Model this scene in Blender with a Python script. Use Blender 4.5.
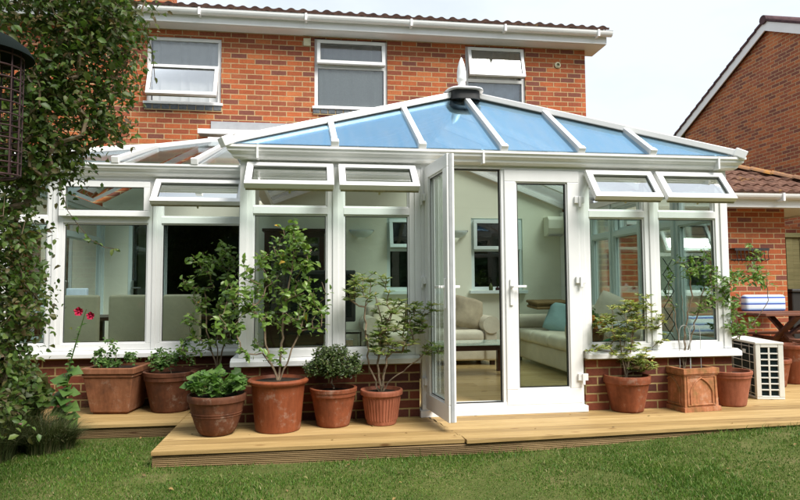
import bpy, math, random
import numpy as np
from mathutils import Vector, Matrix
R = math.radians
random.seed(7); rng = np.random.default_rng(7)
scn = bpy.context.scene
for o in list(bpy.data.objects): bpy.data.objects.remove(o)

# ------------------------------------------------------------------ camera
cd = bpy.data.cameras.new('camera'); cam = bpy.data.objects.new('camera', cd)
scn.collection.objects.link(cam)
fw = Vector((0.14038757, 0.9883392, 0.05896578)); rt = Vector((0.99009224, -0.14031497, -0.00539058)); up = Vector((-0.00294606, -0.05913833, 0.99824545))
cam.matrix_world = Matrix(((rt.x, up.x, -fw.x, 0.5933), (rt.y, up.y, -fw.y, -5.2417), (rt.z, up.z, -fw.z, 1.0989), (0, 0, 0, 1)))
cd.sensor_width = 36; cd.lens = 36 * 620 / 800; cd.clip_end = 500; cd.clip_start = .05
scn.camera = cam
# ------------------------------------------------------------------ world, sun, exposure
SUN_EL, SUN_AZ = R(50), R(140)      # direction the light comes from, azimuth measured clockwise from +y
w = bpy.data.worlds.new('World'); scn.world = w; w.use_nodes = True
nt = w.node_tree; nt.nodes.clear(); N = nt.nodes.new; L = nt.links.new
out = N('ShaderNodeOutputWorld'); bg = N('ShaderNodeBackground'); sky = N('ShaderNodeTexSky')
sky.sky_type = 'NISHITA'; sky.sun_disc = False; sky.sun_elevation = SUN_EL; sky.sun_rotation = SUN_AZ
sky.dust_density = 2.0; sky.air_density = 1.0
tc = N('ShaderNodeTexCoord'); mp = N('ShaderNodeMapping'); mp.inputs['Scale'].default_value = (1, 1, 2.6)
nz = N('ShaderNodeTexNoise'); nz.inputs['Scale'].default_value = 1.6; nz.inputs['Detail'].default_value = 6; nz.inputs['Roughness'].default_value = .55
cr = N('ShaderNodeValToRGB'); cr.color_ramp.elements[0].position = .36; cr.color_ramp.elements[1].position = .62
cr.color_ramp.elements[0].color = (.66, .66, .66, 1); cr.color_ramp.elements[1].color = (.97, .97, .97, 1)
mx = N('ShaderNodeMix'); mx.data_type = 'RGBA'; mx.inputs[7].default_value = (6.9, 7.5, 8.1, 1)
L(tc.outputs['Generated'], mp.inputs[0]); L(mp.outputs[0], nz.inputs['Vector']); L(nz.outputs[0], cr.inputs[0])
L(cr.outputs[0], mx.inputs[0]); L(sky.outputs[0], mx.inputs[6]); L(mx.outputs[2], bg.inputs[0]); L(bg.outputs[0], out.inputs[0])
bg.inputs[1].default_value = .074
sd = bpy.data.lights.new('sun', 'SUN'); sd.energy = 3.3; sd.angle = R(32); sd.color = (1, .96, .89)
so = bpy.data.objects.new('sun', sd); scn.collection.objects.link(so)
sdir = Vector((math.sin(SUN_AZ) * math.cos(SUN_EL), math.cos(SUN_AZ) * math.cos(SUN_EL), math.sin(SUN_EL)))
so.rotation_euler = sdir.to_track_quat('Z', 'Y').to_euler()
vs = scn.view_settings; vs.view_transform = 'Standard'; vs.look = 'None'; vs.exposure = 0.95; vs.gamma = 1
try: vs.use_curve_mapping = False
except Exception: pass
scn.render.engine = 'CYCLES'
cy = scn.cycles; cy.max_bounces = 12; cy.transparent_max_bounces = 32; cy.glossy_bounces = 5; cy.diffuse_bounces = 5; cy.transmission_bounces = 8
cy.caustics_reflective = False; cy.caustics_refractive = False

# ------------------------------------------------------------------ helpers
def link(o): scn.collection.objects.link(o); return o
def worldloc(o):
    v = Vector((0, 0, 0))
    while o: v += o.location; o = o.parent
    return v
class MB:
    """collects geometry in world coordinates; build() links it as one mesh object"""
    def __init__(s, T=None): s.v = []; s.f = []; s.m = []; s.T = T; s.mi = 0; s.sm = []
    def add(s, vs, fs, smooth=False):
        b = len(s.v)
        for p in vs: s.v.append(tuple(s.T(*p)) if s.T else tuple(p))
        for f in fs: s.f.append([i + b for i in f]); s.m.append(s.mi); s.sm.append(smooth)
        return s
    def box(s, x0, x1, y0, y1, z0, z1):
        if x0 > x1: x0, x1 = x1, x0
        if y0 > y1: y0, y1 = y1, y0
        if z0 > z1: z0, z1 = z1, z0
        return s.add([(x0,y0,z0),(x1,y0,z0),(x1,y1,z0),(x0,y1,z0),(x0,y0,z1),(x1,y0,z1),(x1,y1,z1),(x0,y1,z1)],
              [(0,3,2,1),(4,5,6,7),(0,1,5,4),(1,2,6,5),(2,3,7,6),(3,0,4,7)])
    def bevbox(s, x0, x1, y0, y1, z0, z1, r=.02, n=3):
        # rounded box: superellipsoid-like cushion
        cx, cy, cz = (x0+x1)/2, (y0+y1)/2, (z0+z1)/2; hx, hy, hz = abs(x1-x0)/2, abs(y1-y0)/2, abs(z1-z0)/2
        r = min(r, hx, hy, hz)
        import itertools
        K = n + 1; idx = {}; vs = []; fs = []
        def coord(a, h):  # a in grid 0..2K+1
            if a <= K: t = a / K; return -(h - r), -math.cos(t*math.pi/2)
            t = (a - K - 1) / K; return (h - r), math.sin(t*math.pi/2)
        M = 2*K + 1
        def vert(i, j, k):
            key = (i, j, k)
            if key in idx: return idx[key]
            a, da = coord(i, hx); b, db = coord(j, hy); c_, dc = coord(k, hz)
            d = Vector((da, db, dc))
            mxx = max(abs(da), abs(db), abs(dc)); 
            d = d.normalized() * 1.0 if d.length else d
            vs.append((cx+a+d.x*r, cy+b+d.y*r, cz+c_+d.z*r)); idx[key] = len(vs)-1; return idx[key]
        for a in range(M):
            for b in range(M):
                for side in (0, M):
                    q = [vert(a,b,side), vert(a+1,b,side), vert(a+1,b+1,side), vert(a,b+1,side)]
                    fs.append(q if side else q[::-1])
                    q = [vert(a,side,b), vert(a+1,side,b), vert(a+1,side,b+1), vert(a,side,b+1)]
                    fs.append(q[::-1] if side else q)
                    q = [vert(side,a,b), vert(side,a+1,b), vert(side,a+1,b+1), vert(side,a,b+1)]
                    fs.append(q if side else q[::-1])
        return s.add(vs, fs, True)
    def quad(s, a, b, c, d): return s.add([a, b, c, d], [(0,1,2,3)])
    def poly(s, pts): return s.add(pts, [tuple(range(len(pts)))])
    def prism(s, pts, d):     # pts planar polygon, d extrusion vector
        n = len(pts); d = Vector(d); q = [Vector(p) for p in pts]
        vs = [tuple(p) for p in q] + [tuple(p + d) for p in q]
        return s.add(vs, [tuple(range(n))[::-1], tuple(range(n, 2*n))] + [(i, (i+1) % n, n+(i+1) % n, n+i) for i in range(n)])
    def bar(s, a, b, w, h, upv=(0,0,1)):   # rectangular bar from a to b
        a, b = Vector(a), Vector(b); d = (b-a).normalized(); x = d.cross(Vector(upv))
        if x.length < 1e-4: x = d.cross(Vector((1,0,0)))
        x = x.normalized(); y = x.cross(d).normalized()
        vs = []
        for p in (a, b):
            for i, j in ((-1,-1),(1,-1),(1,1),(-1,1)): vs.append(tuple(p + x*w/2*i + y*h/2*j))
        return s.add(vs, [(0,1,2,3),(7,6,5,4),(0,4,5,1),(1,5,6,2),(2,6,7,3),(3,7,4,0)])
    def tube(s, pts, rad, n=6, cap=True):
        pts = [Vector(p) for p in pts]; m = len(pts)
        if not hasattr(rad, '__len__'): rad = [rad]*m
        vs = []; fs = []; px = None
        for i, p in enumerate(pts):
            d = (pts[min(i+1, m-1)] - pts[max(i-1, 0)])
            d = d.normalized() if d.length > 1e-9 else Vector((0,0,1))
            if px is None:
                px = d.cross(Vector((0,0,1)))
                if px.length < .05: px = d.cross(Vector((1,0,0)))
            else: px = px - d*px.dot(d)
            px = px.normalized(); py = d.cross(px)
            for k in range(n):
                a = 2*math.pi*k/n; vs.append(tuple(p + (px*math.cos(a) + py*math.sin(a))*rad[i]))
        for i in range(m-1):
            for k in range(n): fs.append((i*n+k, i*n+(k+1) % n, (i+1)*n+(k+1) % n, (i+1)*n+k))
        if cap: fs += [tuple(range(n))[::-1], tuple(range((m-1)*n, m*n))]
        return s.add(vs, fs, True)
    def lathe(s, cx, cy, prof, n=40, close=False):   # prof [(r,z)...]
        vs = []; fs = []
        for r, z in prof:
            for k in range(n): a = 2*math.pi*k/n; vs.append((cx+r*math.cos(a), cy+r*math.sin(a), z))
        for i in range(len(prof)-1):
            for k in range(n): fs.append((i*n+k, i*n+(k+1) % n, (i+1)*n+(k+1) % n, (i+1)*n+k))
        return s.add(vs, fs, True)
    def disc(s, cx, cy, z, r, n=32): return s.add([(cx+r*math.cos(2*math.pi*k/n), cy+r*math.sin(2*math.pi*k/n), z) for k in range(n)], [tuple(range(n))])
    def ball(s, c, r, n=10, sq=(1,1,1)):
        pr = [(math.sin(math.pi*i/n), -math.cos(math.pi*i/n)) for i in range(n+1)]
        vs = []; fs = []; m = n*2
        for a, z in pr:
            for k in range(m): t = 2*math.pi*k/m; vs.append((c[0]+r*sq[0]*max(a,1e-4)*math.cos(t), c[1]+r*sq[1]*max(a,1e-4)*math.sin(t), c[2]+r*sq[2]*z))
        for i in range(n):
            for k in range(m): fs.append((i*m+k, i*m+(k+1) % m, (i+1)*m+(k+1) % m, (i+1)*m+k))
        return s.add(vs, fs, True)
    def build(s, name, mat, parent=None, bevel=0):
        me = bpy.data.meshes.new(name); off = worldloc(parent) if parent else Vector((0,0,0))
        a = np.array(s.v, dtype=np.float64) - np.array(off)
        me.from_pydata(a.tolist(), [], s.f)
        mats = mat if isinstance(mat, (list, tuple)) else [mat]
        for q in mats: me.materials.append(q)
        me.polygons.foreach_set('material_index', s.m); me.polygons.foreach_set('use_smooth', s.sm); me.update()
        o = link(bpy.data.objects.new(name, me))
        if parent: o.parent = parent
        if any(s.sm):
            try: me.set_sharp_from_angle(angle=R(40))
            except Exception: pass
        if bevel:
            b = o.modifiers.new('bevel', 'BEVEL'); b.width = bevel; b.segments = 2; b.limit_method = 'ANGLE'
        return o
def tag(o, label, cat, group=None, kind=None):
    if label: o['label'] = label
    if cat: o['category'] = cat
    if group: o['group'] = group
    if kind: o['kind'] = kind
    return o
def empty(name, loc, label, cat, group=None):
    o = link(bpy.data.objects.new(name, None)); o.location = loc; o.empty_display_size = .1
    return tag(o, label, cat, group)
def struct(name, mb, mat, **k):
    o = mb.build(name, mat, **k); o['kind'] = 'structure'; return o

# ------------------------------------------------------------------ materials
class NT:
    def __init__(s, name):
        s.m = bpy.data.materials.new(name); s.m.use_nodes = True; s.t = s.m.node_tree; s.t.nodes.clear()
        s.out = s.n('ShaderNodeOutputMaterial'); s.tc = None
    def n(s, t, **k):
        q = s.t.nodes.new(t)
        for a, b in k.items(): setattr(q, a, b)
        return q
    def l(s, a, b): s.t.links.new(a, b)
    def obj(s):
        if not s.tc: s.tc = s.n('ShaderNodeTexCoord')
        return s.tc.outputs['Object']
    def map(s, sc=(1,1,1), rot=(0,0,0), src=None):
        m = s.n('ShaderNodeMapping'); m.inputs['Scale'].default_value = sc; m.inputs['Rotation'].default_value = rot
        s.l(src or s.obj(), m.inputs[0]); return m.outputs[0]
    def noise(s, scale, detail=4, rough=.6, vec=None, sc=None):
        q = s.n('ShaderNodeTexNoise'); q.inputs['Scale'].default_value = scale; q.inputs['Detail'].default_value = detail; q.inputs['Roughness'].default_value = rough
        s.l(vec or (s.map(sc) if sc else s.obj()), q.inputs['Vector']); return q.outputs[0]
    def ramp(s, src, stops):
        q = s.n('ShaderNodeValToRGB'); e = q.color_ramp.elements
        while len(e) < len(stops): e.new(.5)
        for i, (p, c) in enumerate(stops): e[i].position = p; e[i].color = (*c, 1) if len(c) == 3 else c
        s.l(src, q.inputs[0]); return q.outputs[0]
    def mix(s, f, a, b, mode='MIX'):
        q = s.n('ShaderNodeMix', data_type='RGBA', blend_type=mode)
        for v, i in ((f, 0), (a, 6), (b, 7)):
            if isinstance(v, (int, float)): q.inputs[i].default_value = v
            elif isinstance(v, tuple): q.inputs[i].default_value = (*v, 1)
            else: s.l(v, q.inputs[i])
        return q.outputs[2]
    def math(s, op, a, b=0.0):
        q = s.n('ShaderNodeMath', operation=op)
        for i, v in enumerate((a, b)):
            if isinstance(v, (int, float)): q.inputs[i].default_value = v
            else: s.l(v, q.inputs[i])
        return q.outputs[0]
    def bump(s, h, st=.3, dist=.01, prev=None):
        q = s.n('ShaderNodeBump'); q.inputs['Strength'].default_value = st; q.inputs['Distance'].default_value = dist
        s.l(h, q.inputs['Height'])
        if prev: s.l(prev, q.inputs['Normal'])
        return q.outputs[0]
    def pr(s, col, rough=.5, normal=None, spec=.5, metal=0, **k):
        q = s.n('ShaderNodeBsdfPrincipled')
        for v, nm in ((col, 'Base Color'), (rough, 'Roughness'), (spec, 'Specular IOR Level'), (metal, 'Metallic')):
            if isinstance(v, tuple): q.inputs[nm].default_value = (*v, 1)
            elif isinstance(v, (int, float)): q.inputs[nm].default_value = v
            else: s.l(v, q.inputs[nm])
        if normal: s.l(normal, q.inputs['Normal'])
        return q
    def fin(s, sh): s.l(sh.outputs[0] if hasattr(sh, 'outputs') else sh, s.out.inputs[0]); return s.m

def simple(name, col, rough=.5, var=.12, nscale=9, spec=.5, bump=.0, metal=0):
    t = NT(name); n = t.noise(nscale, 5)
    a = tuple(c*(1-var) for c in col); b = tuple(min(1, c*(1+var)) for c in col)
    c = t.ramp(n, [(.3, a), (.7, b)])
    nm = t.bump(t.noise(nscale*6, 4), bump, .004) if bump else None
    return t.fin(t.pr(c, rough, nm, spec, metal))

def brick(name, cols, mortar, axis='x', bump=.8, stain=.5, msz=.009):
    t = NT(name)
    sx = t.n('ShaderNodeSeparateXYZ'); t.l(t.obj(), sx.inputs[0]); cb = t.n('ShaderNodeCombineXYZ')
    t.l(sx.outputs[0 if axis == 'x' else 1], cb.inputs[0]); t.l(sx.outputs[2], cb.inputs[1])
    # slight wobble so the joints are not ruler straight
    wn = t.n('ShaderNodeTexNoise'); wn.inputs['Scale'].default_value = 14; wn.inputs['Detail'].default_value = 3; t.l(t.obj(), wn.inputs['Vector'])
    va = t.n('ShaderNodeVectorMath', operation='MULTIPLY_ADD'); t.l(wn.outputs['Color'], va.inputs[0]); va.inputs[1].default_value = (.006,.006,0); t.l(cb.outputs[0], va.inputs[2])
    b = t.n('ShaderNodeTexBrick'); b.offset = .5; t.l(va.outputs[0], b.inputs['Vector'])
    b.inputs['Scale'].default_value = 1; b.inputs['Brick Width'].default_value = .225; b.inputs['Row Height'].default_value = .075
    b.inputs['Mortar Size'].default_value = msz*.85; b.inputs['Mortar Smooth'].default_value = .25; b.inputs['Bias'].default_value = 0
    b.inputs['Color1'].default_value = (0,0,0,1); b.inputs['Color2'].default_value = (1,1,1,1); b.inputs['Mortar'].default_value = (.5,.5,.5,1)
    n = len(cols); col = t.ramp(b.outputs['Color'], [((i+.5)/n, c) for i, c in enumerate(cols)])
    fine = t.noise(38, 6, .7); col = t.mix(.55, col, t.ramp(fine, [(.3, (.55,.5,.5)), (.5, (1,1,1)), (.75, (1.35,1.3,1.2))]), 'MULTIPLY')
    big = t.noise(1, 6, .7, t.map((1.6,1.6,.8))); col = t.mix(stain, col, t.ramp(big, [(.35, (.6,.55,.55)), (.65, (1.2,1.2,1.2))]), 'MULTIPLY')
    mc = t.ramp(t.noise(20, 4), [(.3, tuple(c*.75 for c in mortar)), (.7, tuple(c*1.1 for c in mortar))])
    c = t.mix(b.outputs['Fac'], col, mc)
    h = t.math('SUBTRACT', 1.0, b.outputs['Fac']); h2 = t.math('MULTIPLY_ADD', fine, .35); t.l(h, h2.node.inputs[2])
    return t.fin(t.pr(c, .85, t.bump(h2, bump, .006), .25))
HB = [(.20,.07,.05),(.34,.085,.035),(.46,.125,.045),(.40,.105,.04),(.27,.08,.045),(.48,.15,.055)]
M = {}
M['brick'] = brick('house_brick', HB, (.50,.34,.18), 'x')
M['brick_side'] = brick('house_brick_side', HB, (.50,.34,.18), 'y')
M['brick_gable'] = brick('gable_brick', [(.22,.08,.055),(.40,.12,.05),(.50,.17,.065),(.33,.105,.06)], (.52,.36,.20), 'y')
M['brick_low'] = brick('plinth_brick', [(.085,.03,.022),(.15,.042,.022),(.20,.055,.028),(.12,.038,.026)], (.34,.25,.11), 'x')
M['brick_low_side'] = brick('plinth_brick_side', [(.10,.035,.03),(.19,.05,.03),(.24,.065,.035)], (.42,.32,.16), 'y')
M['blue_brick'] = simple('blue_brick', (.10,.11,.12), .7, .3, 30)
def upvc():
    t = NT('white_upvc'); n = t.noise(3.0, 5); st = t.noise(2, 6, .7, t.map((9, 9, .8)))
    c = t.ramp(n, [(.3, (.78,.78,.775)), (.7, (.84,.84,.835))]); c = t.mix(.10, c, t.ramp(st, [(.35, (.80,.80,.76)), (.6, (1,1,1))]), 'MULTIPLY'); c = t.mix(.5, c, t.ramp(t.noise(3, 7, .8), [(.62, (1,1,1)), (.80, (.72,.71,.64))]), 'MULTIPLY')
    return t.fin(t.pr(c, .32, t.bump(t.noise(4, 2), .03, .01), .5))
M['white'] = upvc()
M['grey_rail'] = simple('grey_rail', (.34,.35,.36), .5)
M['black_rubber'] = simple('black_rubber', (.015,.015,.015), .6)
def glass(name, tint, f0=.045, mul=1.0, rough=0.0, wav=.0):
    t = NT(name); tr = t.n('ShaderNodeBsdfTransparent'); tr.inputs[0].default_value = (*tint, 1)
    gl = t.n('ShaderNodeBsdfGlossy'); gl.inputs['Roughness'].default_value = rough; gl.inputs['Color'].default_value = (1,1,1,1)
    fr = t.n('ShaderNodeFresnel'); fr.inputs[0].default_value = 1.5
    if wav:
        b = t.bump(t.noise(2.2, 2), wav, .01); t.l(b, gl.inputs['Normal'])
    q = t.n('ShaderNodeMixShader'); t.l(t.math('MULTIPLY', fr.outputs[0], mul), q.inputs[0]); t.l(tr.outputs[0], q.inputs[1]); t.l(gl.outputs[0], q.inputs[2])
    return t.fin(q)
M['glass'] = glass('window_glass', (.90,.965,.94), mul=.75, wav=.05)
M['glass_clear'] = glass('upper_window_glass', (.985,.99,.99), mul=1.6, wav=.08)
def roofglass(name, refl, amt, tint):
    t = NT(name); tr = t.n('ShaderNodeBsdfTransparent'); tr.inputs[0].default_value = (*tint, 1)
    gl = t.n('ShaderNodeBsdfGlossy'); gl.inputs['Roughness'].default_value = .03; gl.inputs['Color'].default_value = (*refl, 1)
    t.l(t.bump(t.noise(1.5, 2), .12, .01), gl.inputs['Normal']); t.l(t.mix(t.ramp(t.noise(1, 5, .7, t.map((9, 1.2, 1.2))), [(.35, (.0,.0,.0)), (.75, (.35,.35,.35))]), refl, (.85,.92,1.0)), gl.inputs['Color']); t.l(t.ramp(t.noise(60, 4, .8), [(.5, (.03,.03,.03)), (.8, (.22,.22,.22))]), gl.inputs['Roughness'])  # pale streaks mixed into the gloss colour imitate streaky sky reflections
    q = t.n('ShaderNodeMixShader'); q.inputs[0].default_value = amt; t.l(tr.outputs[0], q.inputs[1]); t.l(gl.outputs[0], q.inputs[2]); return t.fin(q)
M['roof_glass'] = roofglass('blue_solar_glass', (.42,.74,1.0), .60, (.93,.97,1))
M['roof_glass_side'] = roofglass('side_solar_glass', (.5,.75,.85), .10, (.82,.93,.95))
def filmglass(name, tint, sc, amt):
    t = NT(name); tr = t.n('ShaderNodeBsdfTransparent'); tr.inputs[0].default_value = (*tint, 1); tl = t.n('ShaderNodeBsdfTranslucent'); tl.inputs[0].default_value = (*sc, 1)
    q = t.n('ShaderNodeMixShader'); q.inputs[0].default_value = amt; t.l(tr.outputs[0], q.inputs[1]); t.l(tl.outputs[0], q.inputs[2])
    gl = t.n('ShaderNodeBsdfGlossy'); gl.inputs['Roughness'].default_value = .05; fr = t.n('ShaderNodeFresnel'); q2 = t.n('ShaderNodeMixShader')
    t.l(fr.outputs[0], q2.inputs[0]); t.l(q.outputs[0], q2.inputs[1]); t.l(gl.outputs[0], q2.inputs[2]); return t.fin(q2)
M['roof_glass_side'] = filmglass('side_solar_glass', (.90,.96,.94), (.86,.90,.86), .30)
M['roof_opal'] = filmglass('opal_hip_glass', (.9,.95,.95), (.78,.90,.92), .72)
M['wing_glass'] = roofglass('clear_roof_glass', (.85,.92,1.0), .22, (.95,.97,.97))
def wood(name, cols, rough=.6, ax=0, board=.14, spec=.4, grain=1.0, origin=0.0, rotz=0.0, blen=0):
    t = NT(name); v = t.map((1,1,1), (0,0,rotz)); sx = t.n('ShaderNodeSeparateXYZ'); t.l(v, sx.inputs[0])
    b = t.math('FLOOR', t.math('DIVIDE', t.math('SUBTRACT', sx.outputs[1-ax], origin), board))
    if blen:
        l = t.math('FLOOR', t.math('DIVIDE', t.math('ADD', sx.outputs[ax], t.math('MULTIPLY', b, blen*.37)), blen)); b = t.math('ADD', b, t.math('MULTIPLY', l, 17.3))
    wn = t.n('ShaderNodeTexWhiteNoise', noise_dimensions='1D'); t.l(b, wn.inputs['W'])
    off = t.n('ShaderNodeCombineXYZ'); t.l(wn.outputs[0], off.inputs[2]); m = t.n('ShaderNodeVectorMath', operation='MULTIPLY_ADD')
    t.l(off.outputs[0], m.inputs[0]); m.inputs[1].default_value = (1,1,30); t.l(v, m.inputs[2])
    s1 = [22, 22, 22]; s1[ax] = 1.3
    g = t.noise(1, 6, .65, t.map(tuple(s1), src=m.outputs[0]))
    s2 = [70, 70, 70]; s2[ax] = 3
    g2 = t.noise(1, 4, .6, t.map(tuple(s2), src=m.outputs[0]))
    n = len(cols); c = t.ramp(t.math('ADD', t.math('MULTIPLY', g, .66), t.math('MULTIPLY', wn.outputs[0], .34)), [(.25+.5*i/(n-1), q) for i, q in enumerate(cols)])
    c = t.mix(.5*grain, c, t.ramp(g2, [(.35, (.6,.55,.5)), (.55, (1,1,1))]), 'MULTIPLY')
    # knots
    vo = t.n('ShaderNodeTexVoronoi'); vo.inputs['Scale'].default_value = 1; s3 = [9, 9, 9]; s3[ax] = 2.6
    t.l(t.map(tuple(s3), src=m.outputs[0]), vo.inputs['Vector'])
    c = t.mix(.8, c, t.ramp(vo.outputs['Distance'], [(.05, (.35,.2,.1)), (.13, (1,1,1))]), 'MULTIPLY')
    return t.fin(t.pr(c, rough, t.bump(g2, .25, .004), spec))
M['deck'] = wood('new_decking', [(.24,.15,.055),(.40,.265,.105),(.52,.365,.165)], .6, 0, .145)
M['deck_fascia'] = wood('grooved_fascia', [(.15,.095,.045),(.28,.19,.09),(.38,.26,.13)], .75, 0, .5)
M['laminate'] = wood('oak_laminate', [(.42,.28,.11),(.54,.38,.17),(.62,.46,.23)], .25, 0, .19, .5, .5, blen=1.3)
M['dark_wood'] = wood('dark_mahogany', [(.030,.012,.008),(.06,.022,.012),(.09,.035,.02)], .35, 0, .3)
M['teak'] = wood('red_brown_teak', [(.09,.035,.02),(.16,.06,.035),(.22,.09,.05)], .55, 0, .09)
M['fence_wood'] = wood('weathered_fence_wood', [(.12,.12,.05),(.22,.20,.09),(.30,.27,.13)], .8, 0, .12)
M['mint'] = simple('mint_plaster', (.81,.82,.69), .85, .03, 2, .2, .05)
M['wing_plaster'] = simple('wing_plaster', (.50,.58,.42), .85, .03, 2, .2, .05)
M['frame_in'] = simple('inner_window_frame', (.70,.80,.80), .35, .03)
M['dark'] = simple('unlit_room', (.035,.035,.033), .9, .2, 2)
M['room'] = simple('room_wallpaper', (.30,.30,.27), .9, .1, 2)
def terracotta(name, cols, rough=.75, lime=.3, sc=5):
    t = NT(name); n = t.noise(sc, 6, .65); c = t.ramp(n, [(.3, cols[0]), (.5, cols[1]), (.72, cols[2])])
    c = t.mix(lime, c, t.ramp(t.noise(sc*3.3, 5, .7), [(.4, (.65,.6,.5)), (.65, (1.15,1.1,1.05))]), 'MULTIPLY')
    c = t.mix(.6, c, t.ramp(t.noise(2, 5, .7, t.map((14,14,1.5))), [(.35, (.55,.5,.42)), (.6, (1,1,1))]), 'MULTIPLY')
    if lime > .18: c = t.mix(t.ramp(t.noise(7, 7, .75), [(.56, (0,0,0)), (.74, (.5,.5,.5))]), c, (.42,.36,.29))
    return t.fin(t.pr(c, rough, t.bump(t.noise(60, 4), .25, .002), .3))
M['terra'] = terracotta('terracotta', [(.15,.045,.018),(.24,.068,.028),(.31,.10,.045)])
M['terra_dark'] = terracotta('weathered_terracotta', [(.06,.024,.013),(.12,.042,.02),(.18,.07,.036)])
M['terra_plastic'] = terracotta('smooth_terracotta', [(.19,.05,.02),(.235,.064,.026),(.27,.08,.034)], .5, .2)
M['terra_pink'] = terracotta('pink_terracotta', [(.27,.085,.045),(.34,.115,.065),(.40,.15,.09)], .6, .15)
M['terra_moss'] = terracotta('mossy_terracotta', [(.20,.15,.05),(.44,.18,.085),(.56,.26,.14)], .85, .5, 7)
M['soil'] = simple('potting_soil', (.028,.02,.014), .95, .5, 40, .2, .8)
def tiles(name, cols, lich):
    t = NT(name); n = t.noise(7, 6, .7); c = t.ramp(n, [(.3, cols[0]), (.5, cols[1]), (.7, cols[2])])
    l = t.ramp(t.noise(3.1, 6, .75), [(.60, (0,0,0)), (.68, (1,1,1))]); c = t.mix(l, c, lich)
    return t.fin(t.pr(c, .9, t.bump(t.noise(50, 4), .4, .004), .2))
M['tile_house'] = tiles('dark_house_tile', [(.05,.03,.025),(.09,.05,.04),(.14,.08,.06)], (.28,.20,.07))
M['tile'] = tiles('brown_roof_tile', [(.07,.04,.028),(.14,.07,.048),(.21,.115,.08)], (.34,.19,.06))
M['tile_purple'] = tiles('purple_roof_tile', [(.05,.03,.035),(.09,.05,.055),(.12,.07,.07)], (.17,.12,.08))
M['ridge'] = tiles('lichen_ridge_tile', [(.14,.08,.05),(.26,.14,.08),(.45,.21,.04)], (.50,.27,.05))
M['lead'] = simple('lead_flashing', (.33,.34,.36), .55, .1)
def leaf(name, cols, trans=.35, rough=.45):
    t = NT(name); g = t.n('ShaderNodeNewGeometry'); n = len(cols)
    c = t.ramp(g.outputs['Random Per Island'], [(i/(n-1) if n > 1 else 0, q) for i, q in enumerate(cols)])
    c = t.mix(.5, c, t.ramp(t.noise(30, 3), [(.3, (.7,.7,.7)), (.7, (1.2,1.2,1.1))]), 'MULTIPLY')
    p = t.pr(c, rough, None, .45); tl = t.n('ShaderNodeBsdfTranslucent'); t.l(t.mix(.7, c, (.9,1,.4), 'MULTIPLY'), tl.inputs[0])
    q = t.n('ShaderNodeMixShader'); q.inputs[0].default_value = trans; t.l(p.outputs[0], q.inputs[1]); t.l(tl.outputs[0], q.inputs[2]); return t.fin(q)
M['leaf_tree'] = leaf('climber_leaf', [(.05,.095,.02),(.08,.15,.028),(.12,.20,.04),(.06,.11,.024),(.13,.085,.045),(.17,.25,.055),(.11,.12,.05)], .45)
M['leaf_camellia'] = leaf('glossy_leaf', [(.08,.15,.028),(.13,.23,.04),(.19,.31,.055),(.10,.185,.035),(.25,.34,.08)], .38, .33)
M['leaf_azalea'] = leaf('dark_small_leaf', [(.03,.055,.014),(.055,.09,.02),(.09,.12,.03)], .25)
M['leaf_pieris'] = leaf('yellow_green_leaf', [(.14,.21,.04),(.24,.31,.06),(.38,.38,.10),(.17,.25,.05),(.46,.36,.10)], .35)
M['leaf_rhodo'] = leaf('olive_leaf', [(.10,.17,.035),(.17,.25,.05),(.28,.33,.09),(.13,.20,.04),(.36,.33,.12)], .35)
M['leaf_elder'] = leaf('fresh_leaf', [(.08,.17,.03),(.13,.24,.04),(.20,.31,.06)], .4)
M['leaf_herb'] = leaf('lime_leaf', [(.07,.16,.03),(.11,.22,.05),(.17,.27,.07)], .4)
M['leaf_hedge'] = leaf('hedge_leaf', [(.02,.05,.012),(.04,.08,.02)], .2)
M['yellow_leaf'] = leaf('yellowed_leaf', [(.55,.33,.04),(.6,.4,.06)], .3)
M['bark'] = simple('grey_brown_bark', (.20,.15,.10), .9, .3, 25, .2, .6)
M['bark_dark'] = simple('dark_bark', (.07,.05,.035), .9, .3, 25, .2, .6)
M['petal'] = simple('red_petal', (.46,.012,.06), .6, .2)
M['petal_pink'] = simple('pink_petal', (.6,.25,.3), .6, .2)
M['tuft'] = leaf('tuft_blade', [(.045,.07,.02),(.075,.11,.03),(.12,.14,.05),(.20,.18,.09)], .25, .6)
def lawn():
    t = NT('lawn_soil'); c = t.ramp(t.noise(2.6, 6, .7), [(.3, (.06,.08,.02)), (.55, (.10,.115,.035)), (.75, (.17,.145,.07))])
    c = t.mix(.6, c, t.ramp(t.noise(60, 4, .7), [(.3, (.5,.5,.45)), (.7, (1.2,1.2,1.1))]), 'MULTIPLY')
    return t.fin(t.pr(c, .95, t.bump(t.noise(90, 3), .6, .01), .1))
M['lawn'] = lawn()
def grassm():
    t = NT('grass_blade'); g = t.n('ShaderNodeNewGeometry')
    c = t.ramp(g.outputs['Random Per Island'], [(0, (.05,.12,.013)), (.4, (.08,.175,.02)), (.75, (.12,.21,.027)), (.93, (.22,.27,.07)), (1, (.40,.34,.18))])
    c = t.mix(.8, c, t.ramp(t.noise(1.7, 5, .7), [(.3, (.6,.7,.55)), (.5, (1,1,1)), (.72, (1.3,1.15,1.1))]), 'MULTIPLY')
    p = t.pr(c, .55, None, .3); tl = t.n('ShaderNodeBsdfTranslucent'); t.l(c, tl.inputs[0]); q = t.n('ShaderNodeMixShader'); q.inputs[0].default_value = .35
    t.l(p.outputs[0], q.inputs[1]); t.l(tl.outputs[0], q.inputs[2]); return t.fin(q)
M['grass'] = grassm()
def fabric(name, col, var=.08):
    t = NT(name); c = t.ramp(t.noise(5, 4), [(.3, tuple(q*(1-var) for q in col)), (.7, tuple(q*(1+var) for q in col))])
    return t.fin(t.pr(c, .95, t.bump(t.noise(300, 2), .3, .002, t.bump(t.noise(7, 3), .4, .02)), .15))
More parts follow.
